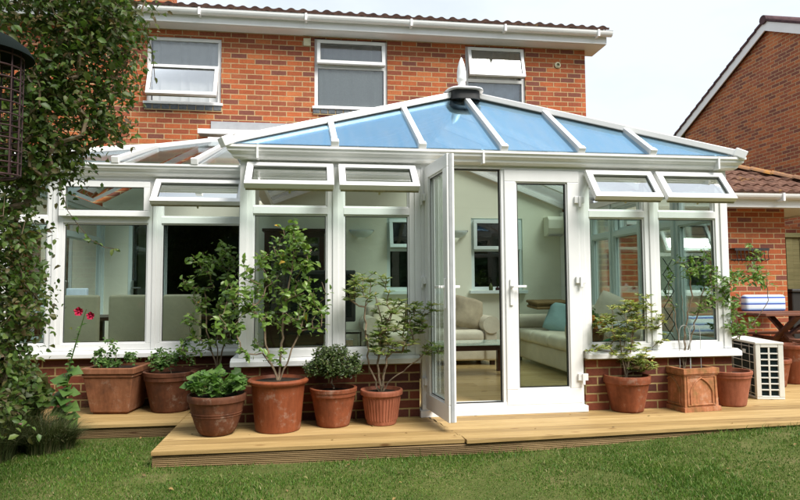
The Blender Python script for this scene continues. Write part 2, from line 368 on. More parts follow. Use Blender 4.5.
M['sofa'] = fabric('beige_sofa_fabric', (.64,.58,.46)); M['cream'] = fabric('cream_chair_fabric', (.80,.70,.52)); M['blanket'] = fabric('brown_blanket', (.20,.13,.06), .3)
M['teal'] = fabric('teal_cushion', (.30,.45,.45)); M['taupe'] = fabric('taupe_cushion', (.36,.30,.21), .25)
def stripes():
    t = NT('striped_cushion'); s = t.n('ShaderNodeSeparateXYZ'); t.l(t.obj(), s.inputs[0])
    f = t.math('FRACT', t.math('MULTIPLY', s.outputs[2], 11.5)); c = t.ramp(f, [(0, (.72,.76,.80)), (.46, (.72,.76,.80)), (.5, (.05,.10,.42)), (.68, (.05,.10,.42)), (.72, (.45,.58,.78)), (.9, (.45,.58,.78)), (.94, (.72,.76,.80))])
    return t.fin(t.pr(c, .9, t.bump(t.noise(9, 3), .3, .01), .2))
M['stripe'] = stripes()
M['black'] = simple('black_gloss', (.012,.012,.014), .15); M['blackm'] = simple('black_iron', (.02,.02,.02), .55)
M['rust'] = simple('dark_red_wire', (.030,.007,.007), .7, .3); M['green_metal'] = simple('dark_green_metal', (.006,.010,.009), .9, .1, 9, .1)
M['chrome'] = simple('steel', (.6,.6,.6), .25, .05, 9, .5, 0, 1)
M['ac'] = simple('cream_white_metal', (.70,.70,.65), .4, .05)
M['fin'] = simple('dark_coil_fin', (.02,.045,.05), .5, .3, 60); M['orange'] = simple('orange_fruit', (.75,.25,.02), .45); M['green_can'] = simple('green_plastic', (.02,.30,.12), .35)
M['blind'] = simple('pale_blind', (.62,.66,.64), .9, .04); M['blind_grey'] = simple('grey_blind', (.30,.34,.34), .9, .06); M['net'] = simple('sky_white_net', (.88,.90,.91), .9, .04)
M['blind_brown'] = simple('brown_blind', (.25,.235,.20), .9, .06); M['frost'] = simple('frosted_film', (.80,.85,.81), .8, .05, 40)
M['steelblue'] = simple('pale_blue_screen', (.62,.72,.84), .5); M['greyplastic'] = simple('grey_concrete', (.45,.45,.43), .8, .15, 20)
M['cream_plastic'] = simple('cream_plastic', (.62,.58,.40), .5)

# ================================================================== SETTING: lawn, sky comes from the world
LZ = -.115
def lz(x, y):
    t = min(1, max(0, (x-1.6)/3.6)); t = t*t*(3-2*t); k = min(1, max(0, (y+2.6)/1.6)); return LZ + .088*t*k + (.0 if y > .3 or abs(x) > 12 else .004*math.sin(x*3.1)*math.sin(y*2.7))
g = MB(); nx, ny = 60, 40
gx = np.concatenate([np.linspace(-60,-5,6), np.linspace(-4.6,9.4,71), np.linspace(12,60,6)]); gy = np.concatenate([np.linspace(-40,-5,5), np.linspace(-4.4,.6,26), np.linspace(1.5,80,12)]); nx, ny = len(gx), len(gy)
g.add([(x, y, lz(x,y)+rng.normal()*.001) for y in gy for x in gx], [(j*nx+i, j*nx+i+1, (j+1)*nx+i+1, (j+1)*nx+i) for j in range(ny-1) for i in range(nx-1)])
struct('lawn', g, M['lawn'])

def deck_front(x):
    if x < 1.69: return -.815 - .0115*(x+.475)
    return -.84 + .0542*(x-1.69)

def grass_mesh():
    pts = []
    def scatter(n, x0, x1, y0, y1, h):
        x = rng.uniform(x0, x1, n); y = rng.uniform(y0, y1, n); keep = np.ones(n, bool)
        for i in range(n):
            if math.sin(x[i]*5.1+2*math.sin(y[i]*3.3))*math.sin(y[i]*6.3+1.7*math.sin(x[i]*2.1)) > .55 and rng.random() < .6: keep[i] = False
            f = deck_front(x[i]) + .03 if x[i] > -.475 else .10
            if y[i] > f or (abs(y[i]-f) < .07 and rng.random() < .15): keep[i] = False
        pts.append(np.stack([x[keep], y[keep], np.full(keep.sum(), h)], 1))
    scatter(110000, -2.2, 3.2, -2.3, -.55, .019); scatter(70000, 2.6, 6.5, -2.6, -.3, .019); scatter(16000, -2.4, -.45, -.6, .12, .020); scatter(2500, -.47, 5.5, -.93, -.55, .042)
    scatter(8000, -6, 9, -3.6, -2.2, .024)
    p = np.concatenate(pts); n = len(p)
    a = rng.uniform(0, 2*np.pi, n); h = p[:, 2]*rng.uniform(.5, 1.5, n)*np.where(rng.random(n) < .04, 1.7, 1); wd = rng.uniform(.0016, .0034, n)
    patch = .75 + .35*np.sin(p[:,0]*2.3+1)*np.sin(p[:,1]*3.1+.4); h *= patch
    ln = rng.uniform(.15, 1.0, n)*h; b = rng.uniform(0, 2*np.pi, n)
    base = np.stack([p[:,0], p[:,1], np.array([lz(a_, b_) for a_, b_ in zip(p[:,0], p[:,1])])-.003], 1)
    sx = np.stack([np.cos(a)*wd, np.sin(a)*wd, np.zeros(n)], 1)
    mid = base + np.stack([np.cos(b)*ln*.35, np.sin(b)*ln*.35, h*.6], 1); tip = base + np.stack([np.cos(b)*ln, np.sin(b)*ln, h], 1)
    V = np.stack([base-sx, base+sx, mid+sx*.7, mid-sx*.7, tip], 1).reshape(-1, 3)
    me = bpy.data.meshes.new('grass'); me.vertices.add(n*5); me.vertices.foreach_set('co', V.ravel())
    k = np.arange(n)*5; loops = np.stack([k, k+1, k+2, k+3, k+3, k+2, k+4], 1).ravel()
    me.loops.add(n*7); me.loops.foreach_set('vertex_index', loops); me.polygons.add(n*2)
    st = np.stack([np.arange(n)*7, np.arange(n)*7+4], 1).ravel(); me.polygons.foreach_set('loop_start', st)
    me.update(calc_edges=True); me.materials.append(M['grass']); o = link(bpy.data.objects.new('grass', me)); o['kind'] = 'stuff'; o['label'] = 'short green lawn grass in front of the decking'; return o
grass_mesh()

# ---------- timber decking
dk = empty('timber_deck', (1.7, -.8, LZ), 'pale new timber decking wrapping round the conservatory, with grooved edge boards', 'deck')
m = MB(); BW = .136
def board(mb, x0, x1, ya, yb, rot=0.0, o=(0,0)):
    c, s_ = math.cos(rot), math.sin(rot)
    P = [(x0,ya),(x1,ya),(x1,yb),(x0,yb)]; q = [(o[0]+c*x-s_*y, o[1]+s_*x+c*y, -.028) for x, y in P]
    mb.prism(q, (0,0,.028))
y = -.815
for i in range(9): board(m, -.475, 1.685-.02*i, -.815+i*.145, -.815+i*.145+BW, -.0115 if 0 else 0)
i = 0
y = .125
while y < .95: board(m, -3.6, -.479, y, y+BW); y += .145
m.build('deck_boards', M['deck'], dk, .002)
m = MB(); rot = math.atan(.0542)
for i in range(27): board(m, .004-.018*i if i < 8 else -.14, 9.5, i*.145, i*.145+BW, rot, (1.692, -.84))
M['deck2'] = wood('new_decking_angled', [(.24,.15,.055),(.40,.265,.105),(.52,.365,.165)], .6, 0, .145, origin=0, rotz=0)
o2 = m.build('deck_boards', M['deck2'], dk, .002)
m = MB()
def fascia(p, q, th=.022):
    p, q = Vector((*p, 0)), Vector((*q, 0)); d = (q-p).normalized(); n = Vector((d.y, -d.x, 0))
    prof = []; z = LZ-.01; top = -.036; k = 7; hh = (top-z)/k
    for i in range(k): prof += [(0, z+i*hh+.001), (.008, z+i*hh+.005), (.008, z+(i+1)*hh-.004), (0, z+(i+1)*hh-.001)]
    prof = [(-th, z)] + prof + [(-th, top)]
    pts = [tuple(p + n*a + Vector((0,0,b))) for a, b in prof]
    m.prism(pts, tuple(q-p))
fascia((-.47, -.790), (1.69, -.815)); fascia((1.69, -.815), (9.4, -.815+.0542*7.7)); fascia((-.45, .14), (-.45, -.79)); fascia((-3.6, .150), (-.47, .150))
m.build('edge_board', M['deck_fascia'], dk)
m = MB(); m.box(-.4, 9, -.45, -.40, LZ, -.03); m.box(-3.5, -.2, .25, .3, LZ, -.03); m.build('joist', M['deck_fascia'], dk)

# ---------- wall with openings
def holed(mb, u0, u1, z0, z1, d0, d1, holes):
    """wall between depth d0 (front) and d1, in (u, d, z); holes = (u0,u1,z0,z1)"""
    us = sorted({u0, u1, *[h[0] for h in holes], *[h[1] for h in holes]}); zs = sorted({z0, z1, *[h[2] for h in holes], *[h[3] for h in holes]})
    for a, b in zip(us, us[1:]):
        for c, d in zip(zs, zs[1:]):
            mu, mz = (a+b)/2, (c+d)/2
            if any(h[0] < mu < h[1] and h[2] < mz < h[3] for h in holes): continue
            mb.quad((a,d0,c),(b,d0,c),(b,d0,d),(a,d0,d)); mb.quad((a,d1,c),(a,d1,d),(b,d1,d),(b,d1,c))
    for a, b, c, d in list(holes) + [(u1, u0, z0, z1)]:
        mb.quad((a,d0,c),(a,d0,d),(a,d1,d),(a,d1,c)); mb.quad((b,d0,c),(b,d1,c),(b,d1,d),(b,d0,d))
        mb.quad((a,d0,c),(a,d1,c),(b,d1,c),(b,d0,c)); mb.quad((a,d0,d),(b,d0,d),(b,d1,d),(a,d1,d))
def gasket(T, u0, u1, z0, z1, d, par, w=.006):
    q = MB(T); q.box(u0, u1, d, d+.004, z1-w, z1); q.box(u0, u1, d, d+.004, z0, z0+w); q.box(u0, u0+w, d, d+.004, z0+w, z1-w); q.box(u1-w, u1, d, d+.004, z0+w, z1-w); q.build('gasket', M['black_rubber'], par)
def frame(mb, u0, u1, z0, z1, d0, d1, w, wb=None):
    wb = wb or w
    mb.box(u0, u1, d0, d1, z1-w, z1); mb.box(u0, u1, d0, d1, z0, z0+wb); mb.box(u0, u0+w, d0, d1, z0+wb, z1-w); mb.box(u1-w, u1, d0, d1, z0+wb, z1-w)
def sash_T(u, z, th, base=None):   # local (u, v down, w out) -> hinged at top z, opened by th ; depth axis negative = outwards
    return lambda a, v, w_: (a, -(v*math.sin(th) + w_*math.cos(th)), z - v*math.cos(th) + w_*math.sin(th))
def top_sash(parent, T, u0, u1, zt, h, th, gmat, fmat, fw_=.055, d=-.01, name='opening_sash', handle=True, closed=False):
    base = sash_T(0, zt, th); f = (lambda a, v, w_: T(*( (lambda q: (q[0], q[1]+d, q[2]))(base(a, v, w_)) )))
    mb = MB(f); 
    mb.box(u0, u1, 0, fw_, 0, .05); mb.box(u0, u1, h-fw_, h, 0, .05); mb.box(u0, u0+fw_, fw_, h-fw_, 0, .05); mb.box(u1-fw_, u1, fw_, h-fw_, 0, .05)
    s = mb.build(name, fmat, parent, .004)
    gm = MB(f); gm.box(u0+fw_-.003, u1-fw_+.003, fw_-.003, h-fw_+.003, .018, .026); gm.build('glass', gmat, s); gk = MB(f); w_ = .005; a_0, a_1, b_0, b_1 = u0+fw_, u1-fw_, fw_, h-fw_
    for o_ in (.030, ): gk.box(a_0, a_1, b_0, b_0+w_, o_, o_+.003); gk.box(a_0, a_1, b_1-w_, b_1, o_, o_+.003); gk.box(a_0, a_0+w_, b_0+w_, b_1-w_, o_, o_+.003); gk.box(a_1-w_, a_1, b_0+w_, b_1-w_, o_, o_+.003)
    gk.build('gasket', M['black_rubber'], s)
    if not closed:
        r = MB(f); r.box(u0+.01, u1-.01, h-.012, h+.004, -.014, -.001); r.build('rubber_seal', M['cream_seal'], s)
        if handle:
            hb = MB(f); c = (u0+u1)/2; hb.box(c-.03, c+.03, h-.04, h-.015, -.03, -.001); hb.box(c-.008, c+.008, h-.03, h-.018, -.055, -.028); hb.build('handle', M['cream_plastic'], s, .002)
    return s
M['cream_seal'] = simple('olive_edge_seal', (.22,.20,.10), .7, .3, 30)

# ================================================================== HOUSE
HY = 3.72
house = empty('brick_house', (0, HY, LZ), 'two storey red brick house with white eaves behind the conservatory', 'house')
UP = [(-1.72,-.70,3.69,4.66), (.62,1.69,3.70,4.74), (2.88,3.82,3.60,4.74)]
INW = [(1.67,2.40,1.04,2.10), (2.93,3.72,1.04,2.11)]
DOORWAY = [(-1.90,-1.56,.06,2.03), (-1.50,-.42,.06,2.03)]
m = MB(); holed(m, -5, 4.79, LZ-.1, 4.80, HY, HY+.25, UP+INW+DOORWAY)
m.box(-5.0, -4.9, HY+.25, 9, LZ, 4.8)
m.build('wall', M['brick'], house)
m = MB(); m.box(4.53, 4.787, HY+.252, 10, LZ, 4.8)
m.prism([(4.53, 3.9, 4.8), (4.53, 10, 4.8), (4.53, 7, 5.85)], (.257, 0, 0)); m.build('side_wall', M['brick_side'], house)
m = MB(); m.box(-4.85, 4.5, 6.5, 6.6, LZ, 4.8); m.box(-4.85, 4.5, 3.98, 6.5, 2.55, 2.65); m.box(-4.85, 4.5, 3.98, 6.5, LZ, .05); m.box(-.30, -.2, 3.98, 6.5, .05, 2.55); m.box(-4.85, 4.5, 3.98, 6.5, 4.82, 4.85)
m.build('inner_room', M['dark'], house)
# slate sills of the upper windows
for a, b, c, d in UP:
    m = MB(); k = int((b-a+.04)/.11); w1 = (b-a+.04)/k
    for i in range(k): m.box(a-.02+i*w1, a-.02+(i+1)*w1-.012, HY-.025, HY+.03, c-.085, c-.016)
    sl_ = m.build('soldier_sill', M['blue_brick'], house, .006); m = MB(); m.box(a-.018, b+.018, HY-.018, HY+.02, c-.098, c-.0865); m.box(a-.019, b+.019, HY-.015, HY+.02, c-.083, c-.02); m.build('mortar', simple('tan_mortar', (.45,.33,.18), .9), sl_)
def up_window(u0, u1, z0, z1, tr, top_open, bot_open, mats):
    T = lambda a, d, z: (a, HY+.035+d, z)
    mb = MB(T); frame(mb, u0, u1, z0, z1, 0, .06, .05); mb.box(u0+.05, u1-.05, 0, .06, tr-.025, tr+.025); mb.box(u0-.03, u1+.03, -.075, .0, z0-.015, z0+.02)
    f = mb.build('window', M['white'], house, .003)
    for (a, b, op, mt) in ((tr+.025, z1-.05, top_open, mats[0]), (z0+.05, tr-.025, bot_open, mats[1])):
        if op is not None: top_sash(f, T, u0+.035, u1-.035, b+.015, b-a+.03, op, M['glass_clear'], M['white'], .05, -.005, 'sash', False, op < .02)
        else:
            q = MB(T); q.box(u0+.05, u1-.05, .02, .028, a, b); q.build('glass', M['glass_clear'], f)
        q = MB(T); 
        n = 24; x = np.linspace(u0+.06, u1-.06, n)
        if mt is not None:
            q.add([(x[i], .085+.016*math.sin(i*1.9+u0)*(.6+.4*math.sin(i*.7)), zz) for zz in (a-.01, b+.01) for i in range(n)], [(i, i+1, n+i+1, n+i) for i in range(n-1)], True); q.build('blind', mt, f)
    return f
up_window(*UP[0], 4.24, None, R(21), (M['net'], M['net']))  # net kept near white to stand in for cloud reflections in the panes
w2 = up_window(*UP[1], 4.33, R(8), None, (M['blind_grey'], M['frost']))
up_window(*UP[2], 4.22, R(14), None, (M['blind_brown'], M['steelblue']))
# eaves
m = MB(); m.box(-5.2, 5.03, 3.47, 3.495, 4.77, 4.91); m.build('fascia', M['white'], house)
m = MB(); m.box(-5.2, 5.028, 3.496, HY+.25, 4.765, 4.785); m.build('soffit', M['white'], house)
def gutter(mb, x0, x1, yb, zt, r=.058, n=9):   # half round, open on top
    prof = [(yb-r-r*math.cos(math.pi*i/n), zt-r*1.25*math.sin(math.pi*i/n)) for i in range(n+1)]; inn = [(y+(.006 if i < n/2 else -.006), z+.006) for i, (y, z) in enumerate(prof)][::-1]
    pts = prof + [(yb-.004, zt), (yb-.008, zt)] + inn[1:-1] + [(yb-2*r+.014, zt-.004), (yb-2*r+.014, zt+.004), (yb-2*r-.004, zt+.004)]
    mb.prism([(x0, a, b) for a, b in pts], (x1-x0, 0, 0))
m = MB(); gutter(m, -5.2, 5.08, 3.47, 4.93)
for x in (-2.5, -.95, .5, 2.0, 3.4, 4.85): m.box(x-.015, x+.015, 3.342, 3.474, 4.84, 4.942)
m.build('gutter', M['white'], house)
def corrugated(mb, x0, x1, y0, z0, pitch, rows, gauge=.30, wave=.15, amp=.022, clip=None, n=8):
    """rows of roll tiles climbing in +y; each row is lapped over the one below"""
    nx = int((x1-x0)/wave)*n; c, s_ = math.cos(pitch), math.sin(pitch)
    for r in range(rows):
        a0, a1 = r*gauge, (r+1)*gauge+.03; vs = []; fs = []
        for k, (a, lift) in enumerate(((a0, -.002), (a0, .030), (a1, .006))):
            for i in range(nx+1):
                x = x0 + (x1-x0)*i/nx; ph = (x-x0)/wave % 1
                hgt = amp*(max(0, math.sin(math.pi*min(1, ph/.62)))**.8 if ph < .62 else -.25*math.sin(math.pi*(ph-.62)/.38))
                if k == 0: hgt = min(hgt, 0) + (hgt-.022 if hgt > .0 else 0)*1.0
                d = hgt + lift + .004*math.sin(r*3.1+int((x-x0)/wave)*2.3)
                xx = x
                if clip: xx = min(x, clip(y0+a*c))
                vs.append((xx, y0+a*c - d*s_, z0+a*s_ + d*c))
        for k in range(2):
            for i in range(nx): fs.append((k*(nx+1)+i, k*(nx+1)+i+1, (k+1)*(nx+1)+i+1, (k+1)*(nx+1)+i))
        mb.add(vs, fs, True)
m = MB(); corrugated(m, -5.2, 5.02, 3.36, 4.95, R(17), 12, wave=.165, n=8)
m.box(-5.2, 5.0, 3.5, 3.52, 4.80, 4.94); m.prism([(5.0, 3.45, 4.90), (5.0, 7, 5.97), (5.0, 7, 6.03), (5.0, 3.42, 4.965)], (.04, 0, 0)); m.prism([(-5.2, 7, 6.02), (-5.2, 10.3, 5.0), (-5.2, 10.3, 4.9), (-5.2, 7, 5.9)], (10.2, 0, 0)); m.build('roof', M['tile_house'], house)
m = MB(); m.box(-2.15, -1.55, 4.3, 4.8, 5.0, 6.6); m.build('chimney', M['brick'], house)
m = MB(); m.lathe(0,0,[(.0,0),(.045,0),(.05,.01),(.035,.025),(.025,.03)],16); T_ = lambda p: (4.34+p[0], HY-.002-p[2], 4.50+p[1]); m.v = [T_(p) for p in m.v]; m.build('overflow_vent', M['cream_plastic'], house)
m = MB(); m.box(.46, .565, HY-.03, HY, 4.61, 4.72); m.build('alarm_box', M['cream_plastic'], house, .004)
# inside face of the ground-floor wall, painted mint where the conservatory encloses it
m = MB(); holed(m, -2.25, 4.36, .06, 2.26, HY-.03, HY-.004, [(a,b,c,d) for a,b,c,d in INW]+DOORWAY); m.prism([(x, HY-.03, z) for x, z in ((-2.25,2.2605),(-.10,2.2605),(-.10,3.04),(-.85,3.04))], (0,.026,0)); m.prism([(x, HY-.03, z) for x, z in ((-.099,2.2605),(4.36,2.2605),(2.175,3.09))], (0,.026,0)); m.build('painted_wall', M['mint'], house)
for k, (a, b, c, d) in enumerate(INW):
    T = lambda u, dd, z: (u, HY+dd, z); tr = 1.64
    mb = MB(T); frame(mb, a, b, c, d, -.01, .05, .05); mb.box(a+.05, b-.05, -.01, .05, tr-.025, tr+.025); mb.box(a-.04, b+.04, -.13, -.011, c-.05, c-.004)
    f = mb.build('window', M['frame_in'], house, .003)
    top_sash(f, T, a+.03, b-.03, d-.03, d-tr-.03, R(14 if k == 0 else 0), M['glass_clear'], M['frame_in'], .05, -.02, 'sash', False, k == 1)
    q = MB(T); q.box(a+.05, b-.05, .01, .018, c+.05, tr-.025); q.build('glass', M['glass_clear'], f)
# glazed inner door standing in the narrow doorway
mb = MB(); frame(mb, -1.90, -1.56, .06, 2.03, HY-.035, HY+.05, .045); f = mb.build('inner_door', M['frame_in'], house, .003)
q = MB(); q.box(-1.855, -1.605, HY, HY+.008, .1, 1.985); q.build('glass', M['glass_clear'], f)
q = MB(); q.box(-1.845, -1.82, HY-.06, HY-.035, 1.0, 1.2); q.box(-1.845, -1.72, HY-.085, HY-.06, 1.09, 1.11); q.build('handle', M['chrome'], f, .003)
q = MB(); q.box(-1.86, -1.58, HY+.3, HY+.31, .06, 2.03); q.build('curtain', M['wing_plaster'], f)
m = MB(); m.box(-.97, 1.5, 3.47, HY-.032, 3.22, 3.285); m.build('box_gutter', M['white'], house)
m = MB(); m.box(-.83, 4.6, HY-.02, HY-.001, 3.345, 3.45); m.build('flashing', M['lead'], house)

# ---------- extension on the right
EY = 2.75
ext = empty('brick_extension', (6, EY, LZ), 'single storey brick extension with a brown tiled roof right of the conservatory', 'extension')
EWIN = (5.30, 6.10, .98, 1.98)
m = MB(); holed(m, 4.50, 7.30, LZ-.05, 2.18, EY, EY+.25, [EWIN]); m.build('wall', M['brick'], ext)
m = MB(); m.box(7.05, 7.298, EY+.252, 5.2, LZ, 2.18); m.build('side_wall', M['brick_side'], ext)
m = MB(); m.box(7.3, 11, 5.2, 5.4, LZ, 2.18); m.build('rear_wall', M['brick'], ext)
m = MB(); m.box(4.55, 7.0, 4.2, 4.25, LZ, 2.15); m.box(4.55, 7.0, EY+.26, 4.2, 2.165, 2.178); m.build('inner_room', M['room'], ext)
T = lambda u, d, z: (u, EY+.04+d, z); a, b, c, d = EWIN; mb = MB(T); frame(mb, a, b, c, d, 0, .06, .05); mb.box(a+.05, b-.05, 0, .06, 1.5, 1.55); mb.box(a-.03, b+.03, -.09, -.002, c-.03, c+.02)
f = mb.build('window', M['white'], ext, .003); top_sash(f, T, a+.03, b-.03, d-.03, d-1.52, R(28), M['glass_clear'], M['white'], .05, -.005, 'sash', False)
q = MB(T); q.box(a+.05, b-.05, .02, .028, c+.05, 1.5); q.build('glass', M['glass_clear'], f)
m = MB(); m.box(4.5, 8.2, 2.44, 2.465, 2.16, 2.30); m.box(8.175, 8.2, 2.465, 5.3, 2.16, 2.30); m.build('fascia', M['white'], ext)
m = MB(); m.box(4.5, 8.17, 2.466, EY+.26, 2.182, 2.195); m.box(7.3, 8.17, EY+.26, 5.2, 2.182, 2.195); m.build('soffit', M['white'], ext)
m = MB(); gutter(m, 4.6, 8.22, 2.44, 2.335)
for x in (5.6, 6.95, 8.0): m.box(x-.015, x+.015, 2.31, 2.444, 2.235, 2.345)
m.build('gutter', M['white'], ext)
m = MB(); pt = math.atan(.473); corrugated(m, 4.5, 8.25, 2.37, 2.345, pt, 7, gauge=.30, wave=.15, n=8, clip=lambda y: 8.25-(y-2.37))
m.add([(8.25,2.37,2.34),(6.3,4.32,3.26),(6.3,6.3,3.26),(8.25,8.3,2.34)], [(0,1,2,3)]); m.add([(4.9,4.32,3.26),(6.3,4.32,3.26),(6.3,6.3,3.26),(4.9,6.3,3.26)], [(0,1,2,3)])
m.build('roof', M['tile'], ext)
m = MB()
n = 10
for i in range(n):
    t0, t1 = i/n, (i+1.06)/n; A = Vector((8.25,2.37,2.37)); B = Vector((6.3,4.32,3.30)); p, q_ = A.lerp(B, t0), A.lerp(B, min(1, t1))
    d = (q_-p).normalized(); sd_ = d.cross(Vector((0,0,1))).normalized(); u_ = sd_.cross(d)
    vs = [tuple(e + sd_*math.cos(an)*.11 + u_*(math.sin(an)*.065 - (.012 if e is p else 0.0) + .01)) for e in (p, q_) for an in [math.pi*k/8 for k in range(9)]]
    m.add(vs, [(k, k+1, 10+k, 9+k) for k in range(8)], True)
m.build('hip_tiles', M['ridge'], ext)

# ---------- neighbour's gable on the far right
gx0 = 10.5
gab = empty('neighbour_house', (gx0, 7, LZ), 'neighbouring house showing a brown brick gable wall with white bargeboards', 'house')
AY, AZ = 6.79, 6.80; sl = (6.97-5.22)/(10.37-6.79)
m = MB(); yl, yr = 10.25, 1.6
m.prism([(gx0, yr, LZ), (gx0, yr, AZ-(AY-yr)*sl-.05), (gx0, AY, AZ-.05), (gx0, yl-.3, AZ-(yl-.3-AY)*sl-.05), (gx0, yl-.3, LZ)], (.25, 0, 0)); m.build('wall', M['brick_gable'], gab)
def slopebar(mb, ya, za, yb, zb, x0, x1, t): mb.prism([(x0, ya, za), (x0, yb, zb), (x0, yb, zb-t), (x0, ya, za-t)], (x1-x0, 0, 0))
m = MB(); slopebar(m, AY, AZ+.07, yl+.12, AZ+.07-(yl+.12-AY)*sl, gx0-.10, gx0-.075, .21); slopebar(m, AY, AZ+.07, yr, AZ+.07-(AY-yr)*sl, gx0-.10, gx0-.075, .21); m.box(gx0-.1, gx0-.001, yl-.12, yl+.12, AZ+.07-(yl+.1-AY)*sl-.24, AZ+.07-(yl+.1-AY)*sl-.17); m.build('bargeboard', M['white'], gab)
m = MB(); slopebar(m, AY, AZ-.07, yl, AZ-.07-(yl-AY)*sl, gx0-.074, gx0-.001, .03); slopebar(m, AY, AZ-.07, yr, AZ-.07-(AY-yr)*sl, gx0-.074, gx0-.001, .03); m.build('soffit', M['dark_wood'], gab)
m = MB()
nt_ = 15
for i in range(nt_):
    y0_, y1_ = AY + (yl+.2-AY)*i/nt_, AY + (yl+.2-AY)*(i+1.12)/nt_
    m.prism([(gx0-.13, y0_, AZ+.10-(y0_-AY)*sl-.0), (gx0-.13, y1_, AZ+.125-(y1_-AY)*sl), (gx0-.13, y1_, AZ+.07-(y1_-AY)*sl), (gx0-.13, y0_, AZ+.05-(y0_-AY)*sl)], (6, 0, 0))
slopebar(m, AY, AZ+.13, yr, AZ+.13-(AY-yr)*sl, gx0-.13, gx0+6, .05); m.build('roof', M['tile_purple'], gab)
m = MB(); m.tube([(gx0-.14, AY, AZ+.10), (gx0+6, AY, AZ+.10)], .10, 12); m.build('ridge_tile', M['tile_purple'], gab)
m = MB()
for k in range(7): m.box(gx0-.012, gx0-.001, 8.15+k*.13, 8.15+k*.13+.085, 3.80, 3.92)
m.build('air_brick', M['greyplastic'], gab)

# ================================================================== CONSERVATORY
con = empty('conservatory', (2.2, 0, 0), 'white upvc conservatory with hipped blue glass roof and open french doors', 'conservatory')
W_ = 4.40; SY = .90
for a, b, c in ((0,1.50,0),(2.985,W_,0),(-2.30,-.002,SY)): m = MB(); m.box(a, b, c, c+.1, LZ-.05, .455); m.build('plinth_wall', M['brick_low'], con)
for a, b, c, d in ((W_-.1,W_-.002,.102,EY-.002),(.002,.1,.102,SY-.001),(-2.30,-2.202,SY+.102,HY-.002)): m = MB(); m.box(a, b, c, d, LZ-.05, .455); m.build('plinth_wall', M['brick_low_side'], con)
# sills
def sill(x0, x1, yb): m = MB(); m.prism([(x0, yb-.065, .457), (x0, yb-.065, .498), (x0, yb-.055, .503), (x0, yb-.005, .520), (x0, yb+.1, .520), (x0, yb+.1, .457)], (x1-x0, 0, 0)); m.build('sill', M['white'], con, .003)
sill(-.06, 1.50, 0); sill(2.985, W_+.06, 0); sill(-2.36, -.062, SY); m = MB(); m.prism([(-.06, -.002, .457), (-.06, SY-.07, .457), (-.06, SY-.07, .520), (-.06,-.002,.518)], (.055, 0, 0)); m.build('sill', M['white'], con, .003); m = MB(); m.box(W_+.0, W_+.06, .102, EY, .457, .518)
m.build('sill', M['white'], con, .003)
ZS, ZH, TR = .522, 2.12, 1.742
def run(T, posts, units, fm, name='window'):
    """units: (u0, u1, kind) with kind fixed / closed / angle of the top light"""
    for (a, b) in posts:
        q = MB(T); q.box(a, b, -.012, .09, ZS, ZH); q.build('post', fm, con, .004)
    for u0, u1, kd in units:
        mb = MB(T); frame(mb, u0-.0, u1+.0, ZS, ZH, 0, .07, .045, .06); mb.box(u0+.045, u1-.045, -.002, .07, TR-.03, TR+.03)

        for (za, zb) in ((ZS+.06, TR-.03), (TR+.03, ZH-.045)):
            frame(mb, u0+.045, u1-.045, za, zb, .012, .055, .014)
        f = mb.build(name, fm, con, .003); gasket(T, u0+.059, u1-.059, ZS+.074, TR-.044, .022, f)
        q = MB(T); q.box(u0+.05, u1-.05, .030, .038, ZS+.065, TR-.035); q.build('glass', M['glass'], f)
        if kd == 'fixed': q = MB(T); q.box(u0+.05, u1-.05, .030, .038, TR+.035, ZH-.05); q.build('glass', M['glass'], f)
        else:
            th = 0 if kd == 'closed' else kd
            top_sash(f, T, u0-.002 if th else u0+.02, u1+.002 if th else u1-.02, ZH-.02, .335 if th else .33, th, M['glass'], fm, .055, -.014 if th else -.006, closed=not th)
            if th:
                q = MB(T)
                for x in (u0+.05, u1-.05): q.bar((x, -.01, ZH-.10), (x+.0, -.14, ZH-.22), .004, .018)
                q.build('stay', M['chrome'], f)
TF = lambda u, d, z: (u, d, z); TW = lambda u, d, z: (u, SY+d, z); TSd = lambda u, d, z: (W_-d, u, z); TL = lambda u, d, z: (-2.30+d, u, z)
run(TF, [(0, .062), (.765, .812), (1.465, 1.52), (2.962, 3.004), (3.625, 3.672), (W_-.072, W_)], [(.062, .765, R(49)), (.812, 1.465, R(49)), (3.004, 3.625, R(38)), (3.672, W_-.072, R(38))], M['white'])
run(TW, [(-2.30, -2.24), (-1.795, -1.75), (-.905, -.872), (-.05, -.005)], [(-2.24, -1.795, 'fixed'), (-1.75, -.905, 'closed'), (-.872, -.05, R(44))], M['white'])
run(TSd, [(.72, .76), (1.40, 1.44), (2.10, 2.14), (EY-.05, EY-.005)], [(.10, .72, 'fixed'), (.76, 1.40, 'closed'), (1.44, 2.10, 'closed'), (2.14, EY-.05, 'fixed')], M['frame_in'])
run(TL, [(2.2, 2.24), (HY-.05, HY-.004)], [(SY+.1, 2.2, 'fixed'), (2.24, HY-.05, 'fixed')], M['frame_in'])
m = MB(); m.box(.01, .08, .1, SY-.002, ZS, ZH); m.build('side_panel', M['white'], con)
m = MB(); m.box(.0, W_, -.004, .09, ZH+.002, 2.20); m.box(-2.30, -.006, SY-.004, SY+.09, ZH+.002, 2.20); m.box(W_-.09, W_-.002, .092, HY-.01, ZH+.002, 2.20); m.box(.002, .09, .092, HY-.06, ZH+.002, 2.20); m.box(-2.298, -2.21, SY+.092, HY-.01, ZH+.002, 2.20)
m.box(W_-.09, W_-.002, EY+.002, HY-.035, LZ, ZH)
m.build('eaves_beam', M['white'], con)
